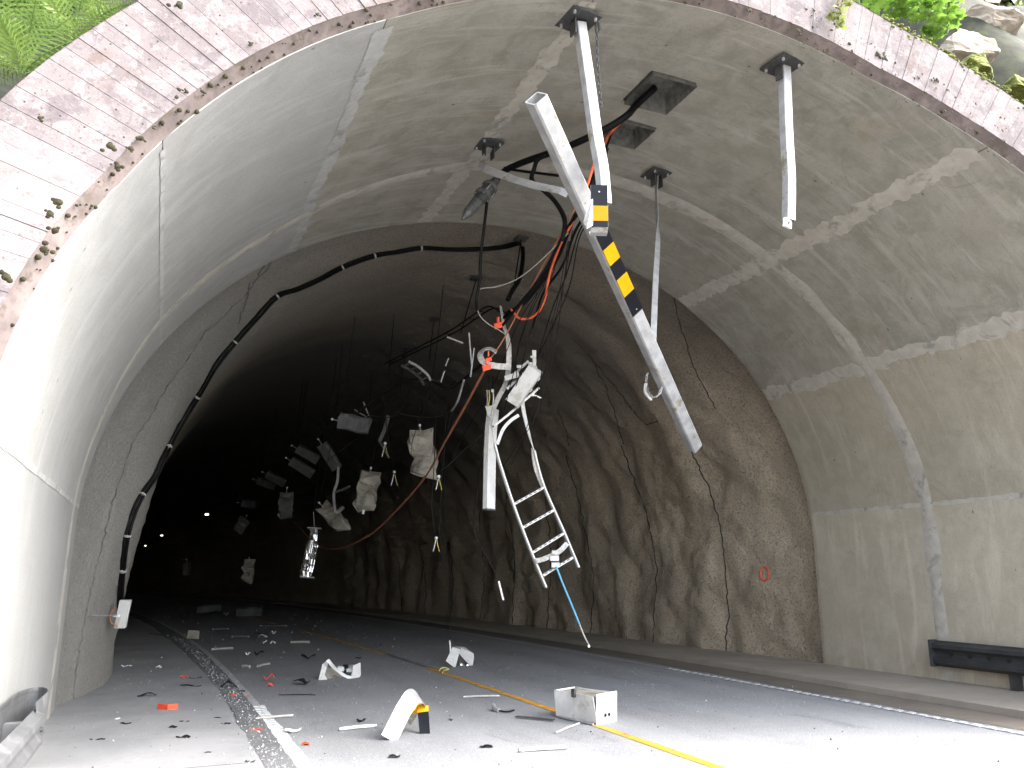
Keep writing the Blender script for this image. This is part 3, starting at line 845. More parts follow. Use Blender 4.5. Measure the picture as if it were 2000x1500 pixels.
def hollow(t, name, path, w, wall, m, hint, roll=None):
    h = (w-2*wall)
    mb = MB(); mb.sweep(path, rrect(w, w, w*.07), hint, roll, cap=False)
    n1 = len(mb.v)
    mb.sweep(path, rrect(h, h, h*.05), hint, roll, cap=False)
    k = 8; L = (len(path)-1)*k
    for e in (0, L):
        for j in range(k):
            mb.f.append((e+j, e+(j+1) % k, n1+e+(j+1) % k, n1+e+j)); mb.m.append(0)
    return mb.build(name, m, t)
pA = V((3.36, 6.30, 6.965)); pB = V((5.86, 6.24, 7.075)); pC = V((3.43, 8.95, 6.99)); pD = V((5.93, 8.90, 7.05))
t = thing("hanger_post", pA, "bent white square steel post hanging from the nearer ceiling plate, holding the fallen beam", "post", "ceiling hanger posts")
bracket(t, pA, .12)
path = [P(1132, 48, 6.30), P(1150, 170, 6.28), P(1163, 265, 6.25), P(1175, 330, 6.22), P(1181, 400, 6.22)]
hollow(t, "square_tube", smooth_path(path, 3), .105, .006, M['beam'], (0,1,0))
t = thing("hanger_post", pB, "straight white square steel post hanging free under the right ceiling plate", "post", "ceiling hanger posts")
bracket(t, pB, .12)
path = [P(1532, 133, 6.24), P(1536, 260, 6.24), P(1541, 350, 6.23), P(1540, 432, 6.22)]
hollow(t, "square_tube", smooth_path(path, 3), .105, .006, M['beam'], (0,1,0))
q = P(1538, 436, 6.19); mb = MB(); mb.box(q, ((.055,.02,0),(-.01,.012,0),(.01,0,.05))); ec = mb.build("torn_end_plate", M['lamp_white'], t)
mb = MB(); mb.tube([q + V((0,-.03,.0)), q + V((0,.0,0))], .016, 6, hint=(0,0,1)); mb.build("bolt", M['galv_dark'], ec)
def strap(name, c, pts, rolls, label, w=.075, wd=None):
    t = thing(name, c, label, "strap", "flattened hanger straps")
    bracket(t, c, .1, .155)
    mb = MB(); sp = smooth_path(pts, 5); n = len(sp)
    rl = list(np.interp(np.linspace(0, 1, n), np.linspace(0, 1, len(rolls)), rolls))
    mb.sweep(sp, rect(w, .010), (0,1,0), rl)
    mb.build("strap_band", M['galv'], t)
    return t
t = thing("hanger_strap", pC, "curled flat metal strap swinging left from a ceiling plate to the fallen beam", "strap", "flattened hanger straps")
bracket(t, pC, .1, .155)
_te = [(952,286),(944,302),(937,313),(948,320),(967,328),(1005,343),(1046,355),(1098,366),(1112,372)]
_be = [(962,290),(952,310),(934,326),(944,336),(963,344),(1000,356),(1042,369),(1090,378),(1106,386)]
_ys = [8.95, 8.90, 8.80, 8.65, 8.50, 8.20, 7.85, 7.45, 7.35]
mb = MB()
for (x0, y0), (x1, y1), yy in zip(_te, _be, _ys): mb.v += [tuple(P(x0, y0, yy+.02)), tuple(P(x1, y1, yy-.02))]
n_ = len(mb.v); mb.v += [tuple(V(q) + FW*.008) for q in mb.v]
for i in range(len(_te)-1):
    a = 2*i; mb.f += [(a, a+1, a+3, a+2), (n_+a, n_+a+2, n_+a+3, n_+a+1), (a, a+2, n_+a+2, n_+a), (a+1, n_+a+1, n_+a+3, a+3)]
mb.m = [0]*len(mb.f); mb.build("strap_band", M['beam'], t, smooth=False)
strap("hanger_strap", pD, [P(1283, 345, 8.90), P(1282, 385, 8.88), P(1284, 430, 8.80), P(1285, 465, 8.72), P(1280, 560, 8.5), P(1275, 685, 8.12)],
      [1.45, 1.4, 1.35, .25, .05, 0.0], "twisted flat metal strap hanging straight down to the lower part of the fallen beam", .085)
# the beam
b0, b1 = P(1047, 192, 5.95), P(1356, 872, 9.0)
axis = (b1-b0).normalized()
view = (b0+b1)/2 - EYE
nrm = (view - axis*view.dot(axis)).normalized()          # away from the camera
sidev = axis.cross(nrm).normalized()
beam = thing("fallen_beam", b1, "long square aluminium beam hanging diagonally with a black and yellow hazard strip", "beam")
rl_ = math.radians(28)
fn = (-nrm*math.cos(rl_) + (-sidev if sidev.dot(RT) > 0 else sidev)*math.sin(rl_)*-1).normalized()   # face turned to the viewer
fs = axis.cross(fn).normalized()
def hollow_frame(t, name, p, q, w, wall, e1, e2, m):
    mb = MB(); o8 = rrect(w, w, w*.10); i8 = rrect(w-2*wall, w-2*wall, w*.08)
    for c in (p, q):
        mb.v += [tuple(c + e1*a + e2*b) for a, b in o8]
    for c in (p, q):
        mb.v += [tuple(c + e1*a + e2*b) for a, b in i8]
    for j in range(8):
        k = (j+1) % 8
        mb.f += [(j, k, 8+k, 8+j), (16+j, 24+j, 24+k, 16+k), (j, 16+j, 16+k, k), (8+j, 8+k, 24+k, 24+j)]
    mb.m = [0]*len(mb.f)
    return mb.build(name, m, t)
BW = .165
hollow_frame(beam, "square_tube", b0, b1, BW, .012, fs, fn, M['beam'])
def along_beam(py):                                     # point on the beam's axis seen at pixel row py
    lo, hi = 0.0, 1.0
    for _ in range(40):
        mid = (lo+hi)/2; c = b0.lerp(b1, mid) - EYE
        row = 750 - FPX*c.dot(UP)/c.dot(FW)
        if row < py: lo = mid
        else: hi = mid
    return b0.lerp(b1, lo)
hz = MB(); rows = [445, 476, 506, 534, 567, 604]
a_ = along_beam(440); e_ = along_beam(606)
hz.box((a_+e_)/2 + fn*(BW/2+.006), (axis*((e_-a_).length/2), fs*(BW*.47), fn*.004))
hs_ = hz.build("hazard_strip", M['galv_dark'], beam)
cols = ['sign_black', 'sign_yellow', 'sign_black', 'sign_yellow', 'sign_black']
for i in range(5):
    p_, q_ = along_beam(rows[i]), along_beam(rows[i+1])
    mb = MB(); mb.box((p_+q_)/2 + fn*(BW/2+.0125), (axis*((q_-p_).length/2-.0005), fs*(BW*.465), fn*.0022))
    mb.build("stripe", M[cols[i]], hs_)
mb = MB(); q_ = along_beam(598) + fn*(BW/2+.016); mb.tube([q_, q_+fn*.004], .008, 8); mb.build("rivet", M['galv'], hs_)
# the bracket sleeve with a second hazard plate, in front of the joint with the post
sl = thing("hazard_plate", P(1170, 440, 6.05), "bent hazard plate with black and amber blocks hooked over the beam joint", "hazard plate")
top, bot = P(1170, 362, 6.06), P(1171, 444, 6.02)
ax2 = (bot-top); L2 = ax2.length; ax2.normalize()
sd2 = RT - ax2*RT.dot(ax2); sd2.normalize(); n2 = ax2.cross(sd2).normalized()
if n2.dot(FW) > 0: n2 = -n2
seg = [(0, .50, 'sign_black'), (.50, .855, 'sign_amber'), (.855, 1.0, 'sign_black')]
mb = MB(); mb.box((top+bot)/2, (ax2*(L2/2), sd2*.078, n2*.004)); pl = mb.build("plate", M['beam'], sl)
for a, b, c in seg:
    mb = MB(); cc = top + ax2*(L2*(a+b)/2) + n2*.006; mb.box(cc, (ax2*(L2*(b-a)/2-.0005), sd2*.0765, n2*.002)); mb.build("stripe", M[c], pl)
mb = MB(); cc = top + ax2*(L2*.17) + n2*.009; mb.tube([cc, cc+n2*.003], .008, 8); mb.build("rivet", M['galv'], pl)
mb = MB()
mb.sweep([bot - n2*.01, bot + ax2*.02 - n2*.05, bot + ax2*.01 - n2*.13, bot - ax2*.05 - n2*.17], rect(.155, .008), n2)
mb.build("curled_lip", M['beam'], sl)
mb = MB(); c_ = P(1143, 425, 6.02)
mb.add([P(1151, 392, 6.0), P(1158, 388, 6.0), P(1158, 440, 6.0), P(1146, 447, 6.0), P(1139, 434, 6.05), P(1155,392,6.06), P(1155,440,6.06), P(1144,440,6.1)],
       [(0,1,2,3,4),(1,0,5),(2,1,5,6),(3,2,6,7),(4,3,7)])
mb.build("torn_sleeve", M['beam'], sl)
# chains
def chain(t, pts, pitch=.045, r=.0065, m='galv_dark', start=0):
    sp = smooth_path(pts, 14)
    acc, last, k = 0, sp[0], start
    out = [sp[0]]
    for p in sp[1:]:
        d = (p-last).length; 
        while acc + d >= pitch:
            f = (pitch-acc)/d; last = last.lerp(p, f); out.append(last.copy()); d = (p-last).length; acc = 0
        acc += d; last = p
    proto = [None, None]
    for i in range(len(out)-1):
        c = (out[i]+out[i+1])/2; dr = (out[i+1]-out[i]).normalized()
        sdv = dr.cross(V((0,1,.2))).normalized(); up2 = sdv.cross(dr)
        e = sdv if i % 2 else up2
        ring = []
        hl, hw = pitch*.62, pitch*.30
        for q in range(11):
            a = 2*math.pi*q/10
            ring.append(c + dr*hl*math.cos(a) + e*hw*math.sin(a))
        mb = MB(); mb.tube(ring, r, 5, hint=dr.cross(e)); mb.build("link", M[m], t)
t = thing("hanging_chain", P(1168, 45, 6.25), "weathered steel chain hanging from the ceiling hook beside the bent post", "chain", "safety chains")
mb = MB(); mb.tube(smooth_path([P(1166,38,6.25), P(1164,50,6.25), P(1166,66,6.25), P(1171,58,6.25), P(1168,45,6.25)], 4), .014, 6); mb.build("hook", M['galv_dark'], t)
chain(t, [P(1166, 64, 6.25), P(1167, 110, 6.27), P(1171, 170, 6.32), P(1175, 215, 6.36)])
bp = along_beam(745)
t = thing("hanging_chain", bp, "galvanised chain looped loosely around the lower end of the fallen beam", "chain", "safety chains")
loop = [P(1291, 692, 8.3), P(1299, 715, 8.25), P(1296, 745, 8.2), P(1287, 770, 8.15), P(1276, 776, 8.25), P(1266, 765, 8.45), P(1262, 742, 8.6), P(1265, 728, 8.65)]
chain(t, loop, .050, .0042, 'galv')
mb = MB(); mb.tube(smooth_path([P(1261, 750, 8.5), P(1260, 764, 8.45), P(1266, 774, 8.4), P(1272, 781, 8.4)], 4), .018, 6); mb.build("hook", M['lamp_white'], t)

# ------------------------------------------------------------------ cables at the portal
def cable(name, pts, r, m, label, cat="cable", group=None, k=7, n=6):
    mb = MB(); mb.tube(smooth_path(pts, k), r, n)
    o = mb.build(name, M[m], smooth=True)
    return tag(o, label, cat, group)
cable("black_cable", [V((5.0, 7.45, 7.3)), P(1243, 205, 7.55), P(1225, 225, 7.5), P(1190, 248, 7.6), P(1150, 268, 7.8), P(1095, 292, 8.2), P(1035, 312, 8.7), P(990, 331, 9.2), P(974, 346, 9.35)], .042, 'black',
      "thick black cable running from the larger ceiling pocket to the loose fixture")
cable("black_cable", [P(1068, 302, 8.4), P(1050, 312, 8.5), P(1043, 330, 8.6), P(1039, 352, 8.6), P(1062, 372, 8.5), P(1085, 395, 8.4), P(1103, 430, 8.2), P(1098, 470, 8.2)], .030, 'black',
      "black cable branch dropping behind the fallen beam into the bundle")
cable("black_cable", [P(985, 328, 9.2), P(1010, 333, 9.0), P(1050, 338, 8.6), P(1090, 343, 8.2)], .018, 'black', "short thin black cable from the loose fixture toward the beam")
cable("black_cable", [P(952, 388, 9.3), P(946, 440, 9.3), P(939, 500, 9.4), P(937, 545, 9.4), P(931, 585, 9.3), P(931, 605, 9.6)], .021, 'black_dull', "black cable hanging straight down from the loose cylindrical fixture")
bund = [((1192,262),(1150,372),(1118,432),(1085,510),(1030,585),(990,612)), ((1188,262),(1145,385),(1110,445),(1075,520),(1020,590),(985,620)),
        ((1185,270),(1142,392),(1105,450),(1060,535),(1010,600),(978,640)), ((1186,280),(1150,400),(1122,455),(1098,520),(1060,575),(1040,640)),
        ((1188,290),(1152,410),(1128,460),(1105,540),(1080,600),(1052,690)), ((1186,285),(1155,412),(1130,470),(1112,560),(1078,640),(1048,700))]
lab = ["thickest black cable of the bundle dropping from the smaller pocket to the wreck", "second black cable of the bundle, just below the thickest", "third black cable of the bundle curving to the bent tray",
       "black cable of the bundle peeling off to the right", "thin black cable of the bundle dropping toward the white lamp box", "thin black cable of the bundle ending at the ladder top"]
for i, bpts in enumerate(bund):
    ys = np.linspace(8.2, 10.4, len(bpts))
    ys[1:] = [7.7, 8.2, 8.9, 9.6, 10.3]
    cable("bundled_cable", [P(x, y, yy) for (x, y), yy in zip(bpts, ys)], [.030,.026,.02,.018,.010,.008][i], 'black' if i < 4 else 'black_dull', lab[i], "cable", "cables dropping from the smaller ceiling pocket")
cable("orange_cable", [V((5.02, 8.2, 7.3)), P(1190,262,8.1), P(1178,285,7.9), P(1160,320,7.7), P(1148,360,7.7), P(1120,430,8.0), P(1098,470,8.4), P(1075,530,8.9), P(1062,590,9.3), P(1042,618,9.6), P(1015,622,9.8), P(998,604,9.9)], .016, 'orange',
      "bright orange cable looping down from the ceiling pocket to the tangle")
cable("orange_cable", [P(1192,258,8.1), P(1160,335,7.8), P(1105,440,8.3), P(1060,520,9.0), P(1022,590,9.6), P(985,660,10.2), P(955,705,10.5)], .010, 'rust_orange', "thin faded orange cable running beside the black bundle")
cable("orange_cable", [P(950,712,10.5), P(940,735,10.8), P(905,800,12.0), P(868,865,13.4), P(835,925,15.), P(790,980,16.6), P(735,1035,18.5), P(690,1062,20.), P(655,1072,21.5), P(620,1066,23.), P(575,1020,26.)], .020, 'rust_orange',
      "long rusty orange cable sagging down and away into the dark tunnel")
cable("grey_wire", [P(1110,455,8.2), P(1055,510,8.8), P(1010,545,9.3), P(970,560,9.6), P(938,565,9.8), P(930,585,9.9), P(935,612,10.), P(950,630,10.1), P(975,645,10.2), P(990,655,10.2)], .007, 'wire_grey', "thin grey wire curving left of the cable bundle")
thin = [((1118,450),(1100,560),(1078,650),(1066,720),(1046,760)), ((1110,470),(1088,590),(1064,680),(1052,760),(1020,860),(1000,905)), ((1112,470),(1100,560),(1090,640),(1078,700),(1046,812),(1010,870),(985,908)),
        ((1085,520),(1060,590),(1035,650),(1018,720),(1000,780)), ((1070,540),(1042,600),(1018,660),(1005,720),(985,800)), ((1058,555),(1030,620),(1010,690),(1010,760)), ((1050,570),(1008,640),(960,760),(910,840),(865,920))]
tl = ["thin wire nearest the beam running from the bundle to the lamp box", "thin wire falling past the white lamp box", "thin grey wire passing right of the lamp box and under the ladder", "thin wire from the bundle to the top of the bent tray",
      "thin wire through the middle of the tangle", "short thin wire left of the middle of the tangle", "thin wire drifting left from the tangle toward the hanging lamps"]
for i, tp in enumerate(thin):
    cable("thin_wire", [P(x, y, yy) for (x, y), yy in zip(tp, np.linspace(8.3, 10.6 + (4 if i == 6 else 0), len(tp)))], .0055, 'black_dull', tl[i], "wire", "thin wires of the tangle")

# conduit along the left rock wall with white clips
cpx = [(228,1188),(232,1130),(240,1060),(252,1010),(272,965),(300,925),(318,885),(345,832),(382,772),(415,715),(455,665),(500,615),(538,575),(580,560),(625,540),(668,517),(730,495),(775,488),(822,480),(880,483),(940,482),(985,478),(1012,468)]
cpts = []
for x, y in cpx:
    h = on_rock(x, y, .045)
    cpts.append(h if h is not None else P(x, y, 13.))
cpts[-1] = on_rock(1012, 470, .05) or P(1012,470,12.6)
cd = thing("wall_conduit", cpts[0], "double black cable conduit with white clips climbing the left rock wall", "conduit")
sp = smooth_path(cpts, 4)
for o_ in (-.022, .022):
    mb = MB(); mb.tube([p + V((o_, 0, -o_*.6)) for p in sp], .024, 7); mb.build("cable_run", M['black'], cd, smooth=True)
for x, y in [(234,1112),(240,1040),(270,966),(322,868),(385,773),(455,668),(538,575),(668,517),(730,495),(822,480),(943,483)]:
    i = min(range(len(sp)), key=lambda k: abs((sp[k]-EYE).normalized().dot(ray(x, y).normalized())-1))
    p = sp[i]; d = (sp[min(i+1, len(sp)-1)]-sp[max(i-1, 0)]).normalized()
    mb = MB(); mb.tube([p - d*.014, p + d*.014], .054, 10); mb.build("clip", M['wire_grey'], cd)
mb = MB(); e = cpts[-1]
mb.tube(smooth_path([e, P(1020,480,12.5), P(1021,510,12.2), P(1014,545,11.9), P(1000,568,11.6), P(992,585,11.4)], 5), .040, 7); mb.build("hanging_tail", M['black'], cd, smooth=True)
# box on the wall
wb = thing("junction_box", P(240, 1200, 13.6), "white flat junction box standing off the left wall on a rod", "box")
c = P(240, 1199, 13.6); ax_ = (P(246, 1172, 13.6)-P(235, 1226, 13.6))/2
mb = MB(); mb.box(c, (ax_, RT*.075, FW*.03)); hb = mb.build("housing", M['lamp_white'], wb)
mb = MB(); mb.box(c - FW*.032 , (ax_*.97, RT*.072, FW*.004)); mb.build("lid", M['lamp_white'], hb)
mb = MB(); mb.tube([P(180,1202,12.6), P(232,1202,13.6)], .008, 6, hint=(0,0,1)); mb.build("rod", M['galv'], wb)
mb = MB(); mb.tube([P(222,1203,13.5), P(233,1203,13.58)], .018, 6, hint=(0,0,1)); mb.build("spacer", M['conn'], wb)
mb = MB(); mb.tube(smooth_path([P(224,1188,13.5), P(216,1198,13.5), P(217,1215,13.5), P(230,1223,13.55)], 5), .007, 5); mb.build("wire", M['rust_orange'], wb)
# fixture hanging on the cable
fx = thing("loose_cable_fixture", P(945, 380, 9.3), "grey cylindrical fixture with clamp rings and glass dome hanging on a cable", "fixture")
f0, f1 = P(976, 344, 9.35), P(903, 428, 9.2)
fa = (f1-f0).normalized(); L_ = (f1-f0).length
def fcyl(name, a, b, r0, r1, m, parent=fx, n=14):
    mb = MB(); s1 = fa.cross(V((0,0,1))).normalized(); s2 = fa.cross(s1)
    pts = [f0 + fa*(L_*a), f0 + fa*(L_*b)]
    for p, r in zip(pts, (r0, r1)):
        mb.v += [tuple(p + s1*r*math.cos(2*math.pi*k/n) + s2*r*math.sin(2*math.pi*k/n)) for k in range(n)]
    mb.f = [(k, (k+1) % n, n+(k+1) % n, n+k) for k in range(n)] + [tuple(range(n-1,-1,-1)), tuple(range(n, 2*n))]; mb.m = [0]*len(mb.f)
    return mb.build(name, M[m], parent)
FS = 1.33
_fc = fcyl
def fcyl(name, a, b, r0, r1, m): return _fc(name, a, b, r0*FS, r1*FS, m)
fcyl("gland", 0, .12, .022, .035, 'black'); fcyl("neck", .10, .26, .042, .05, 'tape_grey')
fcyl("clamp_ring", .26, .31, .085, .085, 'lamp_grey'); fcyl("body", .31, .50, .058, .058, 'tape_grey'); fcyl("clamp_ring", .44, .49, .088, .088, 'lamp_grey')
fcyl("socket", .50, .66, .06, .055, 'galv_dark'); fcyl("dome", .62, .86, .06, .05, 'tape_grey'); fcyl("dome_tip", .86, 1.0, .05, .012, 'tape_grey')
for k in range(4):
    s1 = fa.cross(V((0,0,1))).normalized(); s2 = fa.cross(s1); a = k*math.pi/2+.4
    mb = MB(); dd = s1*math.cos(a)*.098 + s2*math.sin(a)*.098
    mb.tube([f0+fa*(L_*.27)+dd, f0+fa*(L_*.50)+dd], .008, 6); mb.build("tie_rod", M['galv'], fx)
mb = MB(); s1 = fa.cross(V((0,0,1))).normalized()
mb.tube(smooth_path([f0+fa*(L_*.55)+s1*.075, f0+fa*(L_*.78)+s1*.09, f0+fa*(L_*.86)+s1*.02, f0+fa*(L_*.80)-s1*.05, f0+fa*(L_*.6)-s1*.07], 4), .008, 5); mb.build("wire_guard", M['black'], fx)

# ------------------------------------------------------------------ the torn cable ladder and what hangs at the portal
ld = thing("cable_ladder", P(1097, 1125, 10.5), "bent white cable ladder hanging upside down with four intact rungs", "cable ladder")
YL = 10.5
def strip_band(mb, pts, w, th, roll, k=5, hint=(0,1,0)):
    sp = smooth_path(pts, k); n = len(sp)
    rl = list(np.interp(np.linspace(0, 1, n), np.linspace(0, 1, len(roll)), roll)) if isinstance(roll, (list, tuple)) else roll
    mb.sweep(sp, rect(w, th), hint, rl); return sp
mb = MB(); spl = strip_band(mb, [P(x, y, YL) for x, y in [(966,868),(976,905),(1003,987),(1035,1072),(1066,1147)]], .022, .06, 0); mb.build("rail", M['lamp_white'], ld)
mb = MB(); strip_band(mb, [P(x, y, YL) for x, y in [(1043,880),(1052,918),(1066,960),(1098,1032),(1130,1108)]], .022, .06, 0); mb.build("rail", M['lamp_white'], ld)
for (a, b) in (((1003,985),(1062,952)), ((1020,1031),(1082,996)), ((1040,1079),(1100,1042)), ((1060,1124),(1118,1089))):
    mb = MB(); mb.sweep([P(*a, YL), P(*b, YL)], rect(.03, .045), (0,1,0)); rg = mb.build("rung", M['lamp_white'], ld)
    for k in range(6):
        f = .12+.15*k; c = P(a[0]+(b[0]-a[0])*f, a[1]+(b[1]-a[1])*f, YL-.0255)
        mb = MB(); dd = (P(*b, YL)-P(*a, YL)).normalized(); mb.box(c, (dd*.022, V((0,.002,0)), V((-dd.z,0,dd.x))*.006)); mb.build("slot", M['galv_dark'], rg)
mb = MB(); strip_band(mb, [P(x, y, YL) for x, y in [(978,598),(984,635),(993,668),(993,716),(987,750),(968,788),(959,828),(966,868)]], .085, .012, [.9,.7,.3,.15,.5,.5,.9,1.3]); mb.build("twisted_rail", M['alu'], ld)
mb = MB(); strip_band(mb, [P(x, y, YL) for x, y in [(1043,684),(1043,715),(1034,738),(1023,762),(1021,792),(1030,835),(1043,880)]], .07, .012, [.2,.5,.9,.5,.3,.6,1.2]); mb.build("twisted_rail", M['lamp_white'], ld)
mb = MB(); strip_band(mb, [P(x, y, YL-.1) for x, y in [(998,716),(970,715),(946,708),(938,695),(943,684),(957,681),(970,688)]], .085, .012, [.25,.2,.4,.8,1.2,.8,.4]); mb.build("curled_tray_strip", M['alu'], ld)
mb = MB(); strip_band(mb, [P(x, y, YL+.05) for x, y in [(963,833),(990,812),(1020,786),(1052,758)]], .03, .05, 0); mb.build("loose_rung", M['alu'], ld)
mb = MB(); strip_band(mb, [P(x, y, YL) for x, y in [(971,868),(982,840),(996,823),(1013,811)]], .045, .02, .3); mb.build("loose_rung", M['lamp_white'], ld)
mb = MB(); strip_band(mb, [P(x, y, YL) for x, y in [(1040,875),(1043,900),(1048,922),(1060,955)]], .06, .01, [.6,.3,.2,.9]); mb.build("bent_flange", M['alu'], ld)
for (pts_) in ([(985,745),(1000,735),(1016,720),(1032,706)], [(990,760),(1010,742),(1030,728),(1048,716)]):
    mb = MB(); strip_band(mb, [P(x, y, YL-.05) for x, y in pts_], .035, .035, .3); mb.build("bracket_arm", M['alu'], ld)
mb = MB(); c = P(1000, 735, YL-.1); mb.box(c, (RT*.10+UP*.03, UP*.035-RT*.01, FW*.05)); mb.build("bracket_block", M['galv'], ld)
for x, y, s in ((1014,716,.035),(1024,730,.03),(1036,710,.03),(1040,697,.028)):
    mb = MB(); mb.box(P(x, y, YL-.12), (RT*s, UP*s*.6, FW*s)); mb.build("clamp", M['galv'], ld)
mb = MB(); strip_band(mb, [P(x, y, YL-.05) for x, y in [(1046,1096),(1062,1092),(1080,1084),(1095,1075),(1108,1061)]], .07, .012, .5); mb.build("torn_rung", M['alu'], ld)
for dx, dy, s in ((1083,1090,.06),(1085,1103,.055),(1082,1078,.03)):
    mb = MB(); mb.box(P(dx, dy, YL-.08), (RT*s, UP*s*.55, FW*.03)); mb.build("rope_clamp", M['lamp_white'], ld)
rp = thing("blue_rope", P(1087, 1106, YL-.1), "frayed blue rope with a white tip hanging from the ladder's last rung", "rope")
mb = MB(); mb.tube(smooth_path([P(1086,1106,YL-.1), P(1100,1142,YL-.1), P(1122,1195,YL-.1), P(1132,1220,YL-.1)], 5), .014, 7); mb.build("rope_strand", M['blue'], rp, smooth=True)
mb = MB(); mb.tube(smooth_path([P(1132,1220,YL-.1), P(1141,1242,YL-.1), P(1150,1260,YL-.1)], 4), .011, 7); mb.build("pale_end", M['wire_grey'], rp, smooth=True)
mb = MB(); mb.ball(P(1150,1262,YL-.1), .022); mb.build("tip", M['conn'], rp)

# lamps: a folded sheet housing with end caps, an open underside, a reflector and a hook
def lamp(name, c, along_, across, L, W, D, m, label, seed, dent=.05, parts=("cap", "reflector", "hook"), group=None, hookdir=None, tubes=True):
    c = V(c); e1 = V(along_).normalized(); e2 = V(across); e2 = (e2 - e1*e2.dot(e1)).normalized(); e3 = e1.cross(e2).normalized()
    t = thing(name, c, label, "lamp housing", group)
    rs = np.random.RandomState(seed); nl, nw = 8, 6
    prof_ = [(-W/2, -D/2), (-W/2, D*.25), (-W*.36, D/2), (W*.36, D/2), (W/2, D*.25), (W/2, -D/2)]
    mb = MB(); th = .004
    ph = rs.rand(6)*6.28
    def dentf(a, b):
        g_ = math.exp(-((a-(.3+.4*rs_a))/.22)**2)
        return g_
    rs_a = rs.rand(); wst = []
    rings = [[], []]
    for lay in (0, 1):
        for i in range(nl):
            f = i/(nl-1)
            squeeze = 1 - dent*4.0*math.exp(-((f-.25-.5*rs_a)/.2)**2)
            for j, (a, b) in enumerate(prof_):
                s_ = 1-lay*th*2/min(W, D)
                w_ = dent*(math.sin(3.1*f*3+ph[j])*.35 + (rs.rand()-.5)*.5*(lay == 0)) if lay == 0 else wst[i*6+j]
                if lay == 0: wst.append(w_)
                q = c + e1*(L*(f-.5) + (dent*.5*math.sin(ph[j]) if i in (0, nl-1) else 0)) + e2*(a*s_ + w_*W*1.2) + e3*(b*s_*squeeze + w_*D*1.8*(1 if b > 0 else .4))
                mb.v.append(tuple(q))
    n = len(prof_)
    for lay in (0, 1):
        o_ = lay*nl*n
        for i in range(nl-1):
            for j in range(n-1):
                mb.f.append((o_+i*n+j, o_+i*n+j+1, o_+(i+1)*n+j+1, o_+(i+1)*n+j)); mb.m.append(0)
    for i in range(nl-1):
        for j in (0, n-1):
            mb.f.append((i*n+j, (i+1)*n+j, nl*n+(i+1)*n+j, nl*n+i*n+j)); mb.m.append(0)
    house = mb.build("housing", M[m], t)
    if "cap" in parts:
        for i, sg in ((0, -1), (nl-1, 1)):
            mb = MB(); b = [V(mb_) for mb_ in [tuple(V(house.data.vertices[i*n+j].co)+house.location+V(c)-V((0,0,0))) for j in range(n)]]
            mb.add([p + e1*sg*.001 for p in b] + [p + e1*sg*.014 for p in b], [tuple(range(n)), tuple(range(2*n-1, n-1, -1))] + [(j, (j+1) % n, n+(j+1) % n, n+j) for j in range(n)])
            mb.build("end_cap", M[m], t)
    if "reflector" in parts and dent < .12:
        mb = MB(); ref = [(-W*.40, -D*.42), (-W*.28, D*.1), (0, D*.02), (W*.28, D*.1), (W*.40, -D*.42)]
        for f in (-.45, 0, .45):
            mb.v += [tuple(c + e1*(L*f) + e2*(a+dent*.2*math.sin(f*9+k)) + e3*b) for k, (a, b) in enumerate(ref)]
        mb.f = [(i*5+j, i*5+j+1, i*5+j+6, i*5+j+5) for i in range(2) for j in range(4)]; mb.m = [0]*8
        mb.build("reflector", M['mirror'], t)
    if "hook" in parts:
        h0 = c - e1*(L/2) if hookdir is None else c + V(hookdir)*L*.5
        hd = -e1 if hookdir is None else V(hookdir)
        mb = MB(); mb.tube([h0, h0 + hd*.16], .010, 6); mb.build("stem", M['wire_grey'], t)
        mb = MB(); mb.ball(h0 + hd*.18, .028); mb.build("plug", M['conn'], t)
    return t
def img_axis(deg, tilt=0.0):            # direction at an angle in the picture plane of the viewer, leaned away by tilt
    a = math.radians(deg)
    return (RT*math.cos(a) + UP*math.sin(a) + FW*tilt).normalized()
# white box at the ladder top, and the long white housing left of the ladder
t = thing("lamp_box", P(1022, 750, 10.35), "clean white lamp box caught at the top of the torn cable ladder", "lamp housing")
e1 = img_axis(56, -.25); e2 = img_axis(-34, .0); e2 = (e2-e1*e2.dot(e1)).normalized(); e3 = e1.cross(e2)
if e3.dot(FW) > 0: e3 = -e3
c = P(1023, 753, 10.35)
mb = MB(); mb.box(c, (e1*.30, e2*.105, e3*.07)); hb = mb.build("housing", M['lamp_white'], t)
mb = MB(); mb.box(c + e1*.18 + e3*.074, (e1*.125, e2*.104, e3*.004)); mb.build("cover", M['lamp_white'], t)
mb = MB(); mb.box(c + e2*.113, (e1*.30, e2*.006, e3*.085)); mb.build("side_flange", M['galv'], t)
for f in (-.22, 0, .2):
    mb = MB(); mb.box(c + e1*f + e2*.125, (e1*.02, e2*.012, e3*.03)); mb.build("clip", M['lamp_white'], t)
mb = MB(); mb.tube([P(1045,772,10.2), P(1058,778,10.2)], .010, 6); mb.build("wire_stub", M['conn'], t)
mb = MB(); mb.ball(P(1041,771,10.2), .026); mb.build("plug", M['conn'], t)
t = thing("lamp_box", P(955, 995, 10.8), "long narrow white lamp housing hanging on end beside the ladder", "lamp housing")
mb = MB(); pts = [P(963,800,10.9), P(959,840,10.85), P(957,880,10.8), P(955,995,10.7)]
mb.sweep(pts, rrect(.155, .11, .012), (0,1,0), .35); hb = mb.build("housing", M['lamp_white'], t)
mb = MB(); mb.sweep([P(955,994,10.7), P(955,997,10.7)], rrect(.17, .125, .012), (0,1,0), .35); mb.build("end_cap", M['galv_dark'], t)
mb = MB(); mb.add([P(948,793,10.85), P(964,792,10.85), P(966,815,10.85), P(957,818,10.85), P(953,812,10.8)], [(0,1,2,3,4)]); mb.add([V(p)+V((0,.012,0)) for p in mb.v], [(4,3,2,1,0)]); mb.build("torn_lug", M['lamp_white'], t)
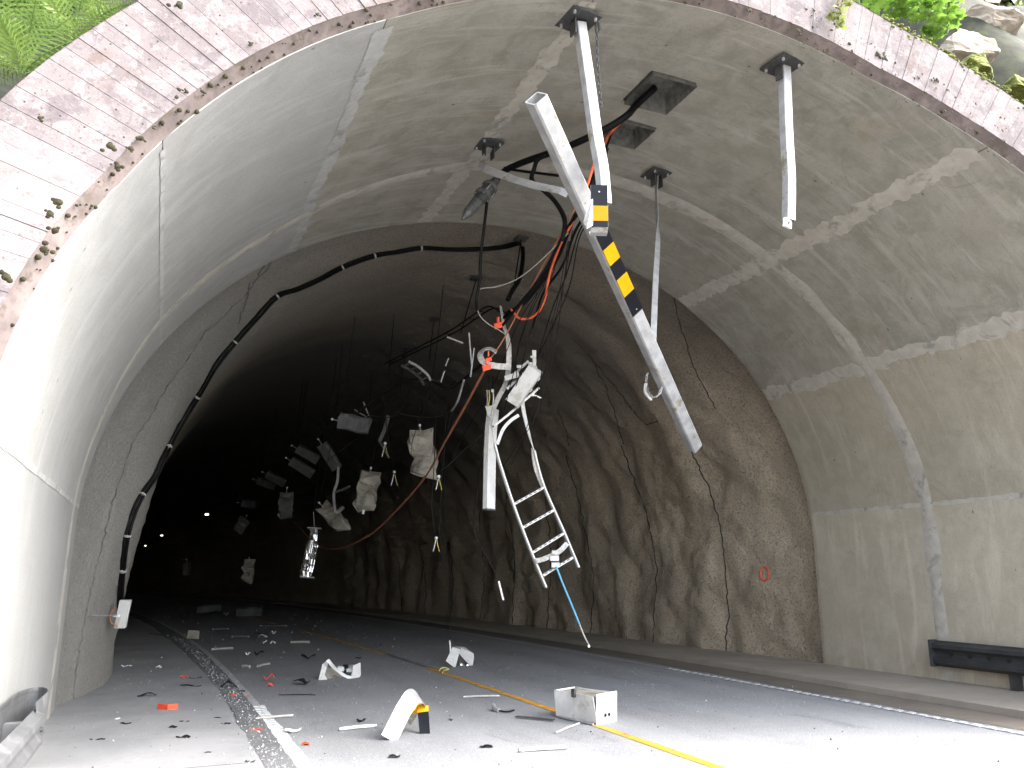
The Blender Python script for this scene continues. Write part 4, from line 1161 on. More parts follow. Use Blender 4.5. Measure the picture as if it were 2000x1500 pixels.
for i, (x0, x1, mm) in enumerate(((955,953,'wire_yellow'),(963,962,'conn'),(951,951,'wire_grey'))):
    mb = MB(); mb.tube(smooth_path([P(x1, 795, 10.85), P(x0+1, 778, 10.85), P(x0, 762, 10.85)], 4), .009, 5); mb.build("wire", M[mm], t)
mb = MB(); mb.ball(P(962, 763, 10.85), .027); mb.build("plug", M['conn'], t)
for (x, y0, y1) in ((954,733,762), (962,735,762)):
    cable("lamp_lead", [P(x, y0, 10.8), P(x+1, (y0+y1)/2, 10.85), P(x, y1, 10.85)], .008, 'black_dull', "left lead above the long white lamp housing" if x == 954 else "right lead above the long white lamp housing", "wire", "leads of the long housing")
# red connectors
for (x, y, s, lb) in ((974,636,.075,"red connector block in the tangle above the curled strip"), (955,702,.045,"small red connector inside the curled tray strip"), (951,718,.07,"red connector under the curled tray strip")):
    t = thing("red_connector", P(x, y, 10.25), lb, "connector", "red cable connectors")
    mb = MB(); mb.box(P(x, y, 10.25), (RT*s*.8+UP*s*.2, UP*s*.5-RT*s*.1, FW*s*.5)); mb.build("shell", M['red'], t)
    mb = MB(); mb.tube([P(x-1, y-6, 10.25), P(x-1, y-16, 10.25)], s*.28, 6); mb.build("cap", M['red'], t)

# ------------------------------------------------------------------ lamps hanging deeper in the tunnel
hl = [ # px, py, Y, deg of long axis, L, W, D, material, dent, label
 (694,828,17.0,-12,.62,.34,.20,'lamp_grey',.10,"grey lamp box with broken shiny underside, highest of the hanging lamps"),
 (827,888,15.4,97,.80,.46,.20,'lamp_soot',.22,"crumpled cream lamp housing hanging nearest, right of the other hanging lamps"),
 (716,962,17.6,80,.72,.42,.20,'lamp_soot',.18,"dented cream lamp housing hanging upright with a white plug above and below"),
 (652,1012,20.0,-48,.66,.34,.18,'lamp_soot',.24,"twisted cream lamp housing hanging just above the upright mirror reflector"),
 (643,892,21.5,-60,.72,.30,.16,'lamp_grey',.02,"flat grey lamp lid hanging steeply left of the highest lamp box"),
 (600,888,24.0,-32,.66,.28,.16,'lamp_grey',.02,"upper of two parallel grey lamps tilted down to the right"),
 (589,914,24.0,-34,.70,.28,.16,'lamp_grey',.02,"lower of two parallel grey lamps tilted down to the right"),
 (538,936,29.0,-30,.66,.28,.16,'lamp_grey',.02,"faint grey lamp tilted in the dark, right one of a close pair"),
 (520,945,30.0,-22,.62,.26,.16,'lamp_grey',.03,"faint grey lamp tilted in the dark, left one of a close pair"),
 (558,986,24.5,86,.64,.38,.2,'lamp_grey',.15,"dark upright lamp housing hanging left of the twisted cream one"),
 (471,1026,33.0,60,.50,.40,.2,'lamp_grey',.09,"small crumpled lamp far back in the dark, above the road"),
 (484,1116,30.0,84,.58,.36,.2,'lamp_soot',.22,"pale torn lamp hanging lowest, far back over the left lane"),
 (364,1111,40.0,88,.48,.30,.2,'lamp_grey',.04,"tiny grey lamp hanging farthest back on the left"),
 (485,985,35.0,-10,.55,.30,.2,'lamp_grey',.05,"barely visible lamp above the small crumpled far one"),
]
def ceil_above(p):
    h = _bv.ray_cast(p + V((0,0,.3)), V((0,0,1)))
    return h[0] if h[0] is not None else V((p.x, p.y, 7.0))
for i, (x, y, Y_, dg, L, W, D, m, dn, lb) in enumerate(hl):
    c = P(x, y, Y_); a = img_axis(dg, .12 if dg < 60 else 0); b = img_axis(dg+90, -.15)
    up_ = a if a.z > 0 else -a
    t = lamp("hanging_lamp", c, a, b, L, W, D, m, lb, 20+i, dn, group="lamps hanging in the tunnel", hookdir=up_)
    tp = c + up_*(L*.5+.18)
    ce = ceil_above(tp); ce = V((ce.x + .3, ce.y-.4, ce.z))
    md = tp.lerp(ce, .5) + V((.08, .05, -.12))
    cable("lamp_wire", [tp, md, ce], .007, 'black_dull', "thin wire holding up the " + " ".join(lb.split()[:8]), "wire", "wires of the hanging lamps")
# tails and plugs under two of them
for (x, y, Y_, nm) in ((712,997,17.6,0),(838,930,15.4,1)):
    if nm == 0:
        mb = MB(); mb.tube([P(710,996,Y_), P(709,1004,Y_)], .03, 6); o = mb.build("loose_plug", M['conn']); tag(o, "white plug dangling under the dented cream lamp", "plug")
    else:
        cable("loose_wire", [P(830,926,Y_), P(836,940,Y_), P(834,955,Y_), P(840,948,Y_)], .008, 'black_dull', "short loose wire curling under the nearest crumpled lamp", "wire")
# the mirror reflector hanging upright
t = thing("mirror_reflector", P(605, 1130, 20.0), "narrow mirror-bright lamp reflector hanging upright over the road", "reflector")
p0, p1 = P(614, 1032, 20.2), P(600, 1128, 20.0)
ax_ = (p1-p0).normalized(); e2 = (RT - ax_*RT.dot(ax_)).normalized(); e3 = ax_.cross(e2)
if e3.dot(FW) > 0: e3 = -e3
mb = MB(); pr_ = [(-.15,.06),(-.11,.0),(-.06,-.03),(-.02,.0),(0,.03),(.02,.0),(.06,-.03),(.11,.0),(.15,.06)]
for i in range(9):
    f = i/8; tw = .10*math.sin(f*5); sc = (.6 if f < .3 else .95)
    mb.v += [tuple(p0.lerp(p1, f) + e2*(a*sc + tw*.25) + e3*(b + .02*math.sin(f*11+a*20))) for a, b in pr_]
mb.f = [(i*9+j, i*9+j+1, i*9+j+10, i*9+j+9) for i in range(8) for j in range(8)]; mb.m = [0]*len(mb.f)
mb.build("reflector_sheet", M['mirror'], t)
for f in (0.0, 1.0):
    mb = MB(); mb.box(p0.lerp(p1, f), (e2*.16, e3*.05, ax_*.012)); mb.build("end_bracket", M['galv'], t)
mb = MB(); mb.tube([p0, P(612, 1000, 20.2)], .008, 5); mb.build("suspension_wire", M['wire_grey'], t)
cable("lamp_wire", [P(612,1000,20.2), P(622,930,20.), P(640,800,19.5)], .006, 'black_dull', "thin wire above the upright mirror reflector", "wire")

# lit lamps still burning far inside
for i, (px_, py_, y_) in enumerate(((404,1005,45.0),(316,1046,60.0),(284,1066,70.0))):
    p = P(px_, py_, y_)
    t = thing("tunnel_light", p, ["nearest of the three small lights burning deep in the tunnel", "middle one of the three small lights burning deep in the tunnel", "farthest and faintest of the three small lights deep in the tunnel"][i], "light", "lights still lit deep in the tunnel")
    w_ = .085 - .015*i
    mb = MB(); mb.abox(p.x-w_*1.1, p.x+w_*1.1, p.y-.2, p.y+.2, p.z+.045, p.z+.12); mb.build("housing", M['lamp_grey'], t)
    mb = MB(); mb.abox(p.x-w_, p.x+w_, p.y-.18, p.y+.18, p.z-.022, p.z+.022); mb.build("diffuser", M['glow'], t)
    ce = ceil_above(p); mb = MB(); mb.tube([p + V((0,0,.12)), ce], .01, 5); mb.build("suspension_rod", M['galv_dark'], t)

# ceiling hanger rods with plates
for i, (x, y, x2, y2) in enumerate(((1018,462,1003,566),(930,541,900,650),(848,620,838,705),(792,676,782,760),(727,724,722,800))):
    h = on_rock(x, y, .0) or P(x, y, 14)
    t = thing("hanger_rod", h, ["hanger rod nearest the lining edge, behind the conduit's bend", "second hanger rod inward, above the drooping cable tray", "third hanger rod inward from the lining edge", "fourth hanger rod inward, above the highest lamp", "fifth and farthest hanger rod, left of the others"][i], "rod", "hanger rods under the rock ceiling")
    mb = MB(); mb.abox(h.x-.10, h.x+.10, h.y-.10, h.y+.10, h.z-.06, h.z-.03); mb.build("plate", M['galv_dark'], t)
    mb = MB(); e = P(x2, y2, h.y-.4); mb.tube([h - V((0,0,.05)), e], .012, 5); mb.build("rod", M['black_dull'], t)
# drooping dark cable tray
tr = thing("cable_tray", P(893, 640, 12.8), "dark cable tray drooping from the tangle back into the tunnel", "cable tray")
cpt = [P(985,612,10.6), P(960,600,11.2), P(928,618,12.0), P(893,642,13.0), P(845,668,14.4), P(795,692,16.0), P(755,712,17.5)]
sp = smooth_path(cpt, 5)
for o_ in (-.06, .06):
    mb = MB(); mb.sweep([p + V((o_, o_*.3, 0)) for p in sp], rect(.012, .025), (0,0,1)); mb.build("rail", M['black_dull'], tr)
for k in range(2, len(sp), 3):
    mb = MB(); mb.sweep([sp[k]+V((-.06,-.02,0)), sp[k]+V((.06,.02,0))], rect(.012,.012), (0,0,1)); mb.build("rung", M['black_dull'], tr)
tr2 = thing("cable_tray", P(830, 735, 15.5), "broken piece of cable tray dangling beside the third hanger rod", "cable tray")
for dx, dy in ((0,0),(-14,8)):
    mb = MB(); mb.sweep(smooth_path([P(798+dx,706+dy,15.5), P(816+dx,716+dy,15.5), P(834+dx,731+dy,15.5), P(842+dx,744+dy,15.5)], 4), rect(.05,.02), (0,1,0)); mb.build("rail", M['galv'] if dx == 0 else M['galv_dark'], tr2)
for k in range(4):
    mb = MB(); mb.sweep([P(800+12*k,709+9*k,15.5), P(786+12*k,716+9*k,15.5)], rect(.03,.02), (0,1,0)); mb.build("rung", M['galv_dark'], tr2)
bs = thing("bent_metal_strip", P(755, 850, 17.0), "kinked metal strip hanging between the highest lamp and the nearest one", "metal strip")
mb = MB(); mb.sweep([P(759,812,17.), P(750,842,17.), P(741,862,17.)], rect(.09,.012), (0,1,0), .4); mb.build("upper_leg", M['lamp_grey'], bs)
mb = MB(); mb.sweep([P(741,862,17.), P(752,880,17.), P(760,895,17.)], rect(.09,.012), (0,1,0), .9); mb.build("lower_leg", M['lamp_grey'], bs)
bs = thing("bent_metal_strip", P(660, 960, 19.5), "forked metal strip hanging above the twisted cream lamp", "metal strip")
mb = MB(); mb.sweep(smooth_path([P(661,912,19.5), P(659,940,19.5), P(652,962,19.5), P(653,985,19.5), P(655,1000,19.5)], 3), rect(.07,.012), (0,1,0), .4); mb.build("main_leg", M['galv'], bs)
mb = MB(); mb.sweep([P(654,961,19.5), P(668,957,19.5), P(684,949,19.5)], rect(.06,.012), (0,1,0), .7); mb.build("side_leg", M['lamp_grey'], bs)
mb = MB(); mb.sweep(smooth_path([P(655,1000,19.5), P(660,1000,19.5), P(671,990,19.5)], 3), rect(.09,.014), (0,1,0), .7); mb.build("foot", M['galv'], bs)
st = [((916,650),(921,712),11.6,.013,"upper of two silver rods hanging left of the curled tray strip"), ((926,680),(919,736),11.6,.013,"lower of two silver rods hanging left of the curled tray strip"),
      ((873,658),(904,670),12.6,.016,"short silver rod lying almost level under the drooping tray"), ((876,700),(870,715),13.2,.012,"upper short pale rod hanging below the level silver rod"),
      ((868,725),(861,746),13.2,.012,"lower short pale rod hanging below the level silver rod"), ((710,785),(720,812),17.6,.014,"right bare rod standing over the highest lamp box"), ((692,800),(716,815),17.6,.014,"left bare rod leaning over the highest lamp box")]
for a, b, Y_, r_, lb in st:
    mb = MB(); mb.tube([P(*a, Y_), P(*b, Y_)], r_, 7); o = mb.build("silver_rod", M['galv']); tag(o, lb, "rod", "loose silver rods in the tangle")
cable("braided_lead", [P(906,742,12.), P(901,760,12.2), P(893,785,12.4), P(882,803,12.8)], .018, 'galv', "frayed silver braided lead hanging left of the orange cable", "cable")
dw = [([(700,805),(740,775),(790,745),(835,742),(875,758),(900,745),(940,712)],17,"heavy dark cable sagging from the highest lamp to the curled strip",.03),
      ([(745,770),(752,800),(757,850),(766,890),(770,918)],16.5,"wire ending in a white plug between the kinked strip and the nearest lamp",.009),
      ([(880,745),(872,800),(868,900),(870,1000),(873,1100),(878,1190),(880,1248)],13.4,"long thin wire hanging down to the lamp lying on the road",.005),
      ([(852,790),(850,860),(846,940),(843,990),(850,1040),(852,1050)],14.,"wire ending in a white plug below the nearest hanging lamp",.008),
      ([(895,770),(870,860),(862,940),(860,1010),(855,1060)],14.,"wire hanging just right of the nearest hanging lamp",.007),
      ([(868,870),(862,960),(858,1040),(868,1105)],14.,"thin wire hanging lowest of the strands under the nearest lamp",.006),
      ([(824,775),(815,830),(806,860),(803,890),(805,925)],15.,"wire hanging just left of the nearest lamp",.007),
      ([(955,838),(942,900),(932,960),(925,1020),(926,1040),(945,1078),(966,1116)],11.,"long bent wire hanging left of the long white housing",.009),
      ([(960,830),(930,860),(905,880),(880,905),(860,920)],12.,"thin dark wire from the long white housing to the left",.008),
      ([(800,760),(790,790),(770,812),(740,815),(715,808)],16.5,"dark wire looping behind the kinked strip",.010),
      ([(905,760),(880,800),(850,815),(800,812),(770,805)],15.,"dark cable looping low between the tangle and the hanging lamps",.014),
      ([(640,900),(665,880),(690,862),(705,850)],18.,"wire joining the steep grey lid to the highest lamp box",.010)]
for pts_, Y_, lb, r_ in dw:
    cable("dangling_wire", [P(x, y, Y_) for x, y in pts_], r_, 'black_dull', lb, "wire", "wires dangling in the tunnel")
for x, y, Y_, lb in ((770,922,16.5,"white plug on the wire by the kinked strip"), (852,1051,14.,"white plug hanging lowest below the nearest lamp"), (857,931,13.8,"white plug with yellow tail beside the nearest lamp"), (752,866,16.5,"small white plug beside the kinked strip")):
    t = thing("wire_plug", P(x, y, Y_), lb, "plug", "white plugs on the dangling wires")
    mb = MB(); mb.ball(P(x, y, Y_), .034); mb.build("body", M['conn'], t)
    for k in (-1, 1):
        mb = MB(); mb.tube(smooth_path([P(x+k, y+4, Y_), P(x+3*k, y+14, Y_), P(x+k*6, y+26, Y_)], 3), .008, 5); mb.build("tail", M['wire_yellow' if k > 0 else 'conn'], t)
mb = MB(); mb.tube(smooth_path([P(974,1135,11.), P(978,1152,11.), P(983,1172,11.)], 4), .014, 6); o = mb.build("wire_scrap", M['conn']); tag(o, "short pale wire end hanging low, left of the ladder", "wire")

# ------------------------------------------------------------------ wreckage on the road
def flat_dir(a, b):
    d = b-a; d.z = 0; return d.normalized()
# box lamp on the centre line
A_, B_, C_ = G(1086, 1401), G(1166, 1417), G(1203, 1409)
t = thing("fallen_lamp_box", (A_+C_)/2, "white box lamp lying on the yellow centre line", "lamp housing", "lamps lying on the road")
e1 = flat_dir(A_, B_); L = (B_-A_).length; e2 = flat_dir(B_, C_); W = (C_-B_).length; H = .30
tilt = V((0,0,.02))
mb = MB(); th = .006
def slab(t, name, p, q, h0, h1, thick_dir, m, lean=V((0,0,0)), sag=0.0):
    mb = MB(); n = 8
    for k in range(n):
        f = k/(n-1); b_ = p.lerp(q, f); s_ = thick_dir*(sag*math.sin(f*math.pi*1.6))
        for (z, l_) in ((h0, 0), (h0 + (h1-h0)*.5, .5), (h1, 1)):
            mb.v.append(tuple(b_ + V((0,0,z)) + lean*l_ + s_*l_))
    base = len(mb.v)
    mb.v += [tuple(V(v_) + thick_dir*th) for v_ in mb.v]
    for k in range(n-1):
        for j in range(2):
            a = k*3+j
            mb.f += [(a, a+3, a+4, a+1), (base+a, base+a+1, base+a+4, base+a+3)]
    loop = [k*3 for k in range(n)] + [(n-1)*3+1, (n-1)*3+2] + [k*3+2 for k in range(n-2, -1, -1)] + [1]
    for e in range(len(loop)):
        a, b = loop[e], loop[(e+1) % len(loop)]; mb.f.append((a, b, base+b, base+a))
    mb.m = [0]*len(mb.f)
    return mb.build(name, m, t)
slab(t, "side_panel", A_, B_, .02, H, e2, M['lamp_grey'] if False else M['lamp_white'], e2*-.03, .03)
slab(t, "side_panel", A_+e2*W, B_+e2*W, .02, H, -e2, M['lamp_white'], e2*.02, .02)
ec = slab(t, "end_cap", B_ - e2*.01, C_ + e2*.02, .0, H+.02, -e1, M['lamp_white'], e1*.01)
for k in (.42, .62):
    p = B_.lerp(C_, k) + V((0,0,.09)) + e1*.008
    mb = MB(); mb.tube([p, p + e1*.004], .02, 8); mb.build("screw_hole", M['hole'], ec)
slab(t, "end_cap", A_, A_+e2*W, .02, H, e1, M['lamp_white'])
mb = MB(); mb.box((A_+B_)/2 + e2*W*.5 + V((0,0,.05)), (e1*L*.48, e2*W*.48, (0,0,.006))); mb.build("reflector", M['mirror'], t)
mb = MB(); mb.box((A_+B_)/2 + e2*W*.55 + V((0,0,H-.02)), (e1*L*.49, e2*W*.44, V((0,0,.005)) + e2*.0)); mb.build("top_panel", M['lamp_soot'], t)
mb = MB(); p = A_.lerp(B_, .5); mb.box(p + V((0,0,H+.0)) - e2*.03, (e1*.025, e2*.02, (0,0,.045))); mb.build("latch", M['galv_dark'], t)
mb = MB(); mb.tube([A_.lerp(B_,.1)+V((0,0,.02))-e2*.02, A_.lerp(B_,.98)+V((0,0,.015))-e2*.05], .012, 6); mb.build("edge_strip", M['galv'], t)
# crumpled lamp left of the centre line
t = thing("fallen_lamp_box", G(664, 1327), "crushed open white lamp housing lying left of the centre line", "lamp housing", "lamps lying on the road")
A_, B_ = G(624, 1328), G(703, 1328); n_ = V((-(B_-A_).y, (B_-A_).x, 0)).normalized()
def poly_sheet(name, px_list, yoff, m, parent, th=.008):
    pts = []
    y0 = A_.y
    for (x, y, dy) in px_list: pts.append(P(x, y, y0+dy))
    mb = MB(); n = len(pts)
    mb.add(pts + [p + V((.0, th, .0)) for p in pts], [tuple(range(n)), tuple(range(2*n-1, n-1, -1))] + [(i, (i+1) % n, n+(i+1) % n, n+i) for i in range(n)])
    return mb.build(name, m, parent)
poly_sheet("folded_side", [(622,1328,0),(630,1297,.12),(641,1288,.2),(640,1300,.15),(634,1318,.05),(640,1328,0)], 0, M['lamp_white'], t)
poly_sheet("back_panel", [(630,1326,.10),(636,1300,.3),(652,1308,.3),(672,1318,.3),(684,1328,.15),(660,1328,.1)], 0, M['lamp_soot'], t)
poly_sheet("folded_rim", [(637,1290,.05),(643,1287,.06),(656,1303,.02),(676,1318,0),(690,1322,0),(685,1329,-.02),(668,1320,0),(650,1306,.04)], 0, M['lamp_white'], t)
poly_sheet("end_panel", [(684,1329,.0),(690,1300,.08),(704,1294,.2),(705,1318,.12),(702,1323,.1),(688,1329,-.02)], 0, M['lamp_white'], t)
poly_sheet("rear_panel", [(655,1328,.4),(660,1303,.45),(690,1297,.45),(702,1296,.4),(700,1325,.35)], 0, M['lamp_grey'], t)
for (x, y, s_) in ((666,1306,.05),(675,1302,.04),(683,1308,.045),(672,1312,.03)):
    mb = MB(); mb.box(P(x, y, A_.y+.22), (RT*s_, UP*s_*.6, FW*s_*.7)); mb.build("lamp_innards", M['conn' if s_ > .042 else 'plastic_black'], t)
# V-shaped lamp right of the centre line
A_ = G(895, 1302)
t = thing("fallen_lamp_box", A_, "lamp housing folded in a V, lying right of the centre line", "lamp housing", "lamps lying on the road")
poly_sheet("left_panel", [(871,1291,.0),(884,1264,.12),(900,1268,.1),(897,1276,.05),(889,1305,-.05)], 0, M['lamp_white'], t, .012)
poly_sheet("right_panel", [(897,1277,.06),(901,1266,.14),(925,1276,.22),(926,1284,.2),(923,1301,.1),(920,1303,.08)], 0, M['lamp_white'], t, .012)
poly_sheet("top_fold", [(884,1264,.12),(886,1262,.2),(908,1264,.28),(925,1276,.24),(900,1268,.1)], 0, M['lamp_soot'], t, .012)
poly_sheet("inner_panel", [(896,1300,.2),(899,1280,.25),(921,1302,.25),(910,1304,.2)], 0, M['lamp_soot'], t)
mb = MB(); mb.tube([P(880,1274,A_.y+.1), P(879,1258,A_.y+.12), P(878,1251,A_.y+.12)], .014, 6); mb.build("stem", M['conn'], t)
for x, y in ((900,1299),(912,1300),(905,1303)):
    mb = MB(); mb.ball(P(x, y, A_.y+.1), .035); mb.build("lamp_innards", M['mirror'], t)
mb = MB(); A2 = G(868, 1306)
mb.tube(smooth_path([G(858,1310,.01), G(862,1305,.05), G(870,1304,.06), G(876,1307,.04), G(868,1309,.03), G(864,1314,.015)], 4), .011, 5); o = mb.build("wire_coil", M['wire_yellow']); tag(o, "yellow-green wire curl on the centre line by the folded lamp", "wire")
# broken lamp on the left edge line
A_ = G(380, 1252)
t = thing("fallen_lamp_box", A_, "broken lamp lying on the left edge line, lid upright behind torn sheets", "lamp housing", "lamps lying on the road")
poly_sheet("lid", [(364,1247,.3),(368,1231,.4),(390,1232,.5),(388,1248,.4)], 0, M['lamp_soot'], t, .02)
poly_sheet("torn_sheet", [(368,1250,.2),(394,1249,.3),(398,1260,.0),(384,1268,-.2)], 0, M['lamp_grey'], t, .02)
poly_sheet("bright_sheet", [(372,1262,-.2),(386,1257,-.1),(393,1253,.0),(394,1256,0),(384,1267,-.2),(373,1266,-.2)], 0, M['lamp_white'], t, .02)
poly_sheet("base_strip", [(372,1266,-.3),(400,1268,-.4),(408,1276,-1.2),(398,1276,-1.0)], 0, M['galv'], t, .02)
# dim lamps farther in
for k, (x, y, L, W, lb) in enumerate(((487,1203,.9,.35,"dark lamp housing lying farther in, right of the pale plug bits"), (408,1197,.9,.3,"dim lamp housing lying farther in near the left edge line"))):
    c = G(x, y) + V((0,0,.17))
    lamp("fallen_lamp_box", c, RT*.97+FW*.2, UP, L, W, .3, 'lamp_grey', lb, 70+k, .06, ("cap",), "lamps lying on the road")
# bent hazard strip
q0, q1 = G(759, 1446), G(829, 1433)
hz = thing("bent_hazard_strip", q0, "arched black and yellow hazard strip standing bent on the road", "hazard strip")
Yh = q0.y
pts = [q0 + V((0,0,.012)), P(772,1418,Yh+.02), P(786,1390,Yh+.04), P(796,1374,Yh+.08), P(804,1362,Yh+.14), P(813,1359,Yh+.24), P(821,1364,Yh+.34), P(824,1376,Yh+.40)]
mb = MB(); sp_ = smooth_path(pts, 4); mb.sweep(sp_, rect(.175, .006), (0.25,-1,.35), .1); mb.build("grey_back", M['galv'], hz)
mb = MB(); sp2 = [p + V((.012,.012,-.012)) for p in sp_]
k0 = int(len(sp2)*.42)
mb.sweep(sp2[k0:], rect(.172, .003), (0.25,-1,.35), .1); mb.build("yellow_underside", M['sign_yellow'], hz)
A_ = q1
pr = [(814,1376,.18),(836,1378,.1),(837,1389,.08),(816,1391,.16)]
mb = MB()
def quad(name, px, m, th=.006):
    pts_ = [P(x, y, q1.y+dy) for x, y, dy in px]; mb = MB(); n = len(pts_)
    mb.add(pts_ + [p + V((0, th, 0)) for p in pts_], [tuple(range(n)), tuple(range(2*n-1, n-1, -1))] + [(i, (i+1) % n, n+(i+1) % n, n+i) for i in range(n)])
    return mb.build(name, m, hz)
quad("yellow_block", [(815,1376,.16),(837,1378,.12),(837,1389,.09),(816,1392,.12)], M['sign_yellow'])
quad("black_block", [(816,1392,.12),(837,1389,.09),(840,1433,-.02),(820,1434,.0)], M['sign_black'])
quad("yellow_fold", [(797,1396,.34),(803,1372,.36),(815,1378,.3),(815,1392,.28),(796,1399,.34)], M['sign_yellow'])
quad("dark_fold", [(789,1408,.34),(797,1399,.34),(815,1393,.28),(812,1402,.3),(802,1416,.33)], M['lamp_soot'])
# tubes and rods on the road
tubes = [((662,1424),(735,1417),.016,"pale lamp tube lying left of the arched hazard strip"), ((1013,1465),(1106,1459),.017,"pale lamp tube nearest the camera, below the box lamp"), ((905,1361),(975,1359),.014,"grey tube between the folded lamp and the arched strip"),
         ((1085,1431),(1131,1413),.012,"thin tube sticking out under the box lamp"), ((499,1404),(572,1397),.014,"ribbed pale rod lying across the left edge line"), ((568,1254),(605,1254),.03,"short bright tube left of the far yellow dash"),
         ((413,1268),(455,1266),.022,"grey tube right of the broken lamp on the edge line"), ((415,1229),(446,1228),.024,"faint tube behind the broken lamp"), ((453,1243),(487,1243),.024,"faint tube just left of the shiny scrap cluster"),
         ((291,1237),(328,1242),.022,"faint tube on the apron left of the edge line"), ((474,1301),(488,1302),.026,"stubby bright tube piece left of the crushed lamp"), ((503,1301),(526,1296),.02,"grey rod beside the stubby bright tube"), ((508,1222),(560,1222),.02,"faint rod far in on the left lane")]
for a, b, r_, lb in tubes:
    mb = MB(); p, q = G(*a, r_+.003), G(*b, r_+.003); mb.tube([p, p.lerp(q, .5)+V((0,0,.004)), q], r_, 8, hint=(0,0,1))
    t = thing("lamp_tube", (p+q)/2, lb, "tube", "loose tubes on the road")
    mb.build("glass_tube", M['conn'] if 'pale lamp tube' in lb else (M['lamp_grey'] if 'faint' in lb else M['wire_grey']), t)
    for e_, o_ in ((p, q), (q, p)):
        mb = MB(); d_ = (o_-e_).normalized(); mb.tube([e_ - d_*.001, e_ + d_*.03], r_*1.08, 8, hint=(0,0,1)); mb.build("end_cap", M['galv'], t)
t = thing("metal_strip_scrap", G(1045, 1402), "dark flat metal strip lying left of the box lamp", "metal strip")
mb = MB(); mb.sweep([G(1008,1399,.02), G(1045,1402,.02), G(1082,1406,.02)], rect(.05,.012), (0,0,1)); mb.build("strip_body", M['galv_dark'], t)
t = thing("pipe_scrap", G(975, 1383), "short bent pipe with a wire lying between the arched strip and the box lamp", "pipe")
mb = MB(); mb.tube(smooth_path([G(964,1378,.05), G(966,1384,.03), G(975,1388,.02)], 4), .028, 8); mb.build("pipe_elbow", M['galv'], t)
mb = MB(); mb.tube(smooth_path([G(975,1388,.02), G(990,1390,.02), G(1004,1387,.02)], 4), .010, 5); mb.build("wire", M['plastic_black'], t)
# scraps: a crumpled little shell, each a shape of its own
def scrap(name, px, py, w, d, h, rot, m, label, cat, group, seed, pieces=1):
    rs = np.random.RandomState(seed); c = G(px, py)
    mb = MB(); ca, sa = math.cos(rot), math.sin(rot)
    ex, ey = RT*ca + V((FW.x, FW.y, 0)).normalized()*sa, -RT*sa + V((FW.x, FW.y, 0)).normalized()*ca
    nx_, ny_ = 5, 3; th = .006
    tops = []
    for i in range(nx_):
        for j in range(ny_):
            f, g_ = i/(nx_-1)-.5, j/(ny_-1)-.5
            z = .008 + h*abs(math.sin((f+rs.rand()*.2)*3.3+seed))*(.6+.4*rs.rand())
            tops.append(c + ex*(f*w) + ey*(g_*d*(.7+.5*rs.rand())) + V((0,0,z)))
    mb.v = [tuple(p) for p in tops] + [tuple(p - V((0,0,th))) for p in tops]; k = nx_*ny_
    for i in range(nx_-1):
        for j in range(ny_-1):
            a = i*ny_+j; mb.f += [(a, a+ny_, a+ny_+1, a+1), (k+a, k+a+1, k+a+ny_+1, k+a+ny_)]
    loop = [i*ny_ for i in range(nx_)] + [(nx_-1)*ny_+j for j in range(1, ny_)] + [i*ny_+ny_-1 for i in range(nx_-2, -1, -1)] + [j for j in range(ny_-2, 0, -1)]
    for e in range(len(loop)):
        a, b = loop[e], loop[(e+1) % len(loop)]; mb.f.append((a, k+a, k+b, b))
    mb.m = [0]*len(mb.f)
    return tag(mb.build(name, M[m]), label, cat, group)
# the folded red reflector strip
t = thing("red_strip", G(327, 1384), "folded bright red plastic strip lying on the left apron", "plastic scrap")
for (a, b) in (((307,1384),(327,1386)), ((327,1386),(347,1384))):
    mb = MB(); p, q = G(*a, .02), G(*b, .02); mb.box((p+q)/2 + V((0,0,.022)), ((q-p)/2, V((0,.002,.0)), (0,0,.036))); mb.build("strip_half", M['red'], t)
reds = [(360,1326,.10,.08,.05,0,"round red plastic piece on the apron behind the folded strip"), (525,1331,.16,.10,.12,.4,"red cone-like shard standing left of the crushed lamp"), (527,1341,.09,.06,.06,.2,"small red shard just in front of the red cone"),
        (467,1361,.22,.05,.03,0,"flat red strip on the gutter beside the edge line"), (501,1429,.10,.06,.03,0,"red shard in the gutter near the white cross bars"), (597,1455,.07,.07,.02,.3,"pinkish red shard right of the cross bars"), (270,1274,.06,.06,.02,0,"tiny dull red bit far on the apron"), (1270,1277,.06,.05,.03,0,"tiny red bit on the right ledge")]
for k, (x, y, w, d, h, r_, lb) in enumerate(reds): scrap("red_shard", x, y, w, d, h, r_, 'red', lb, "plastic scrap", "red plastic shards on the ground", 100+k)
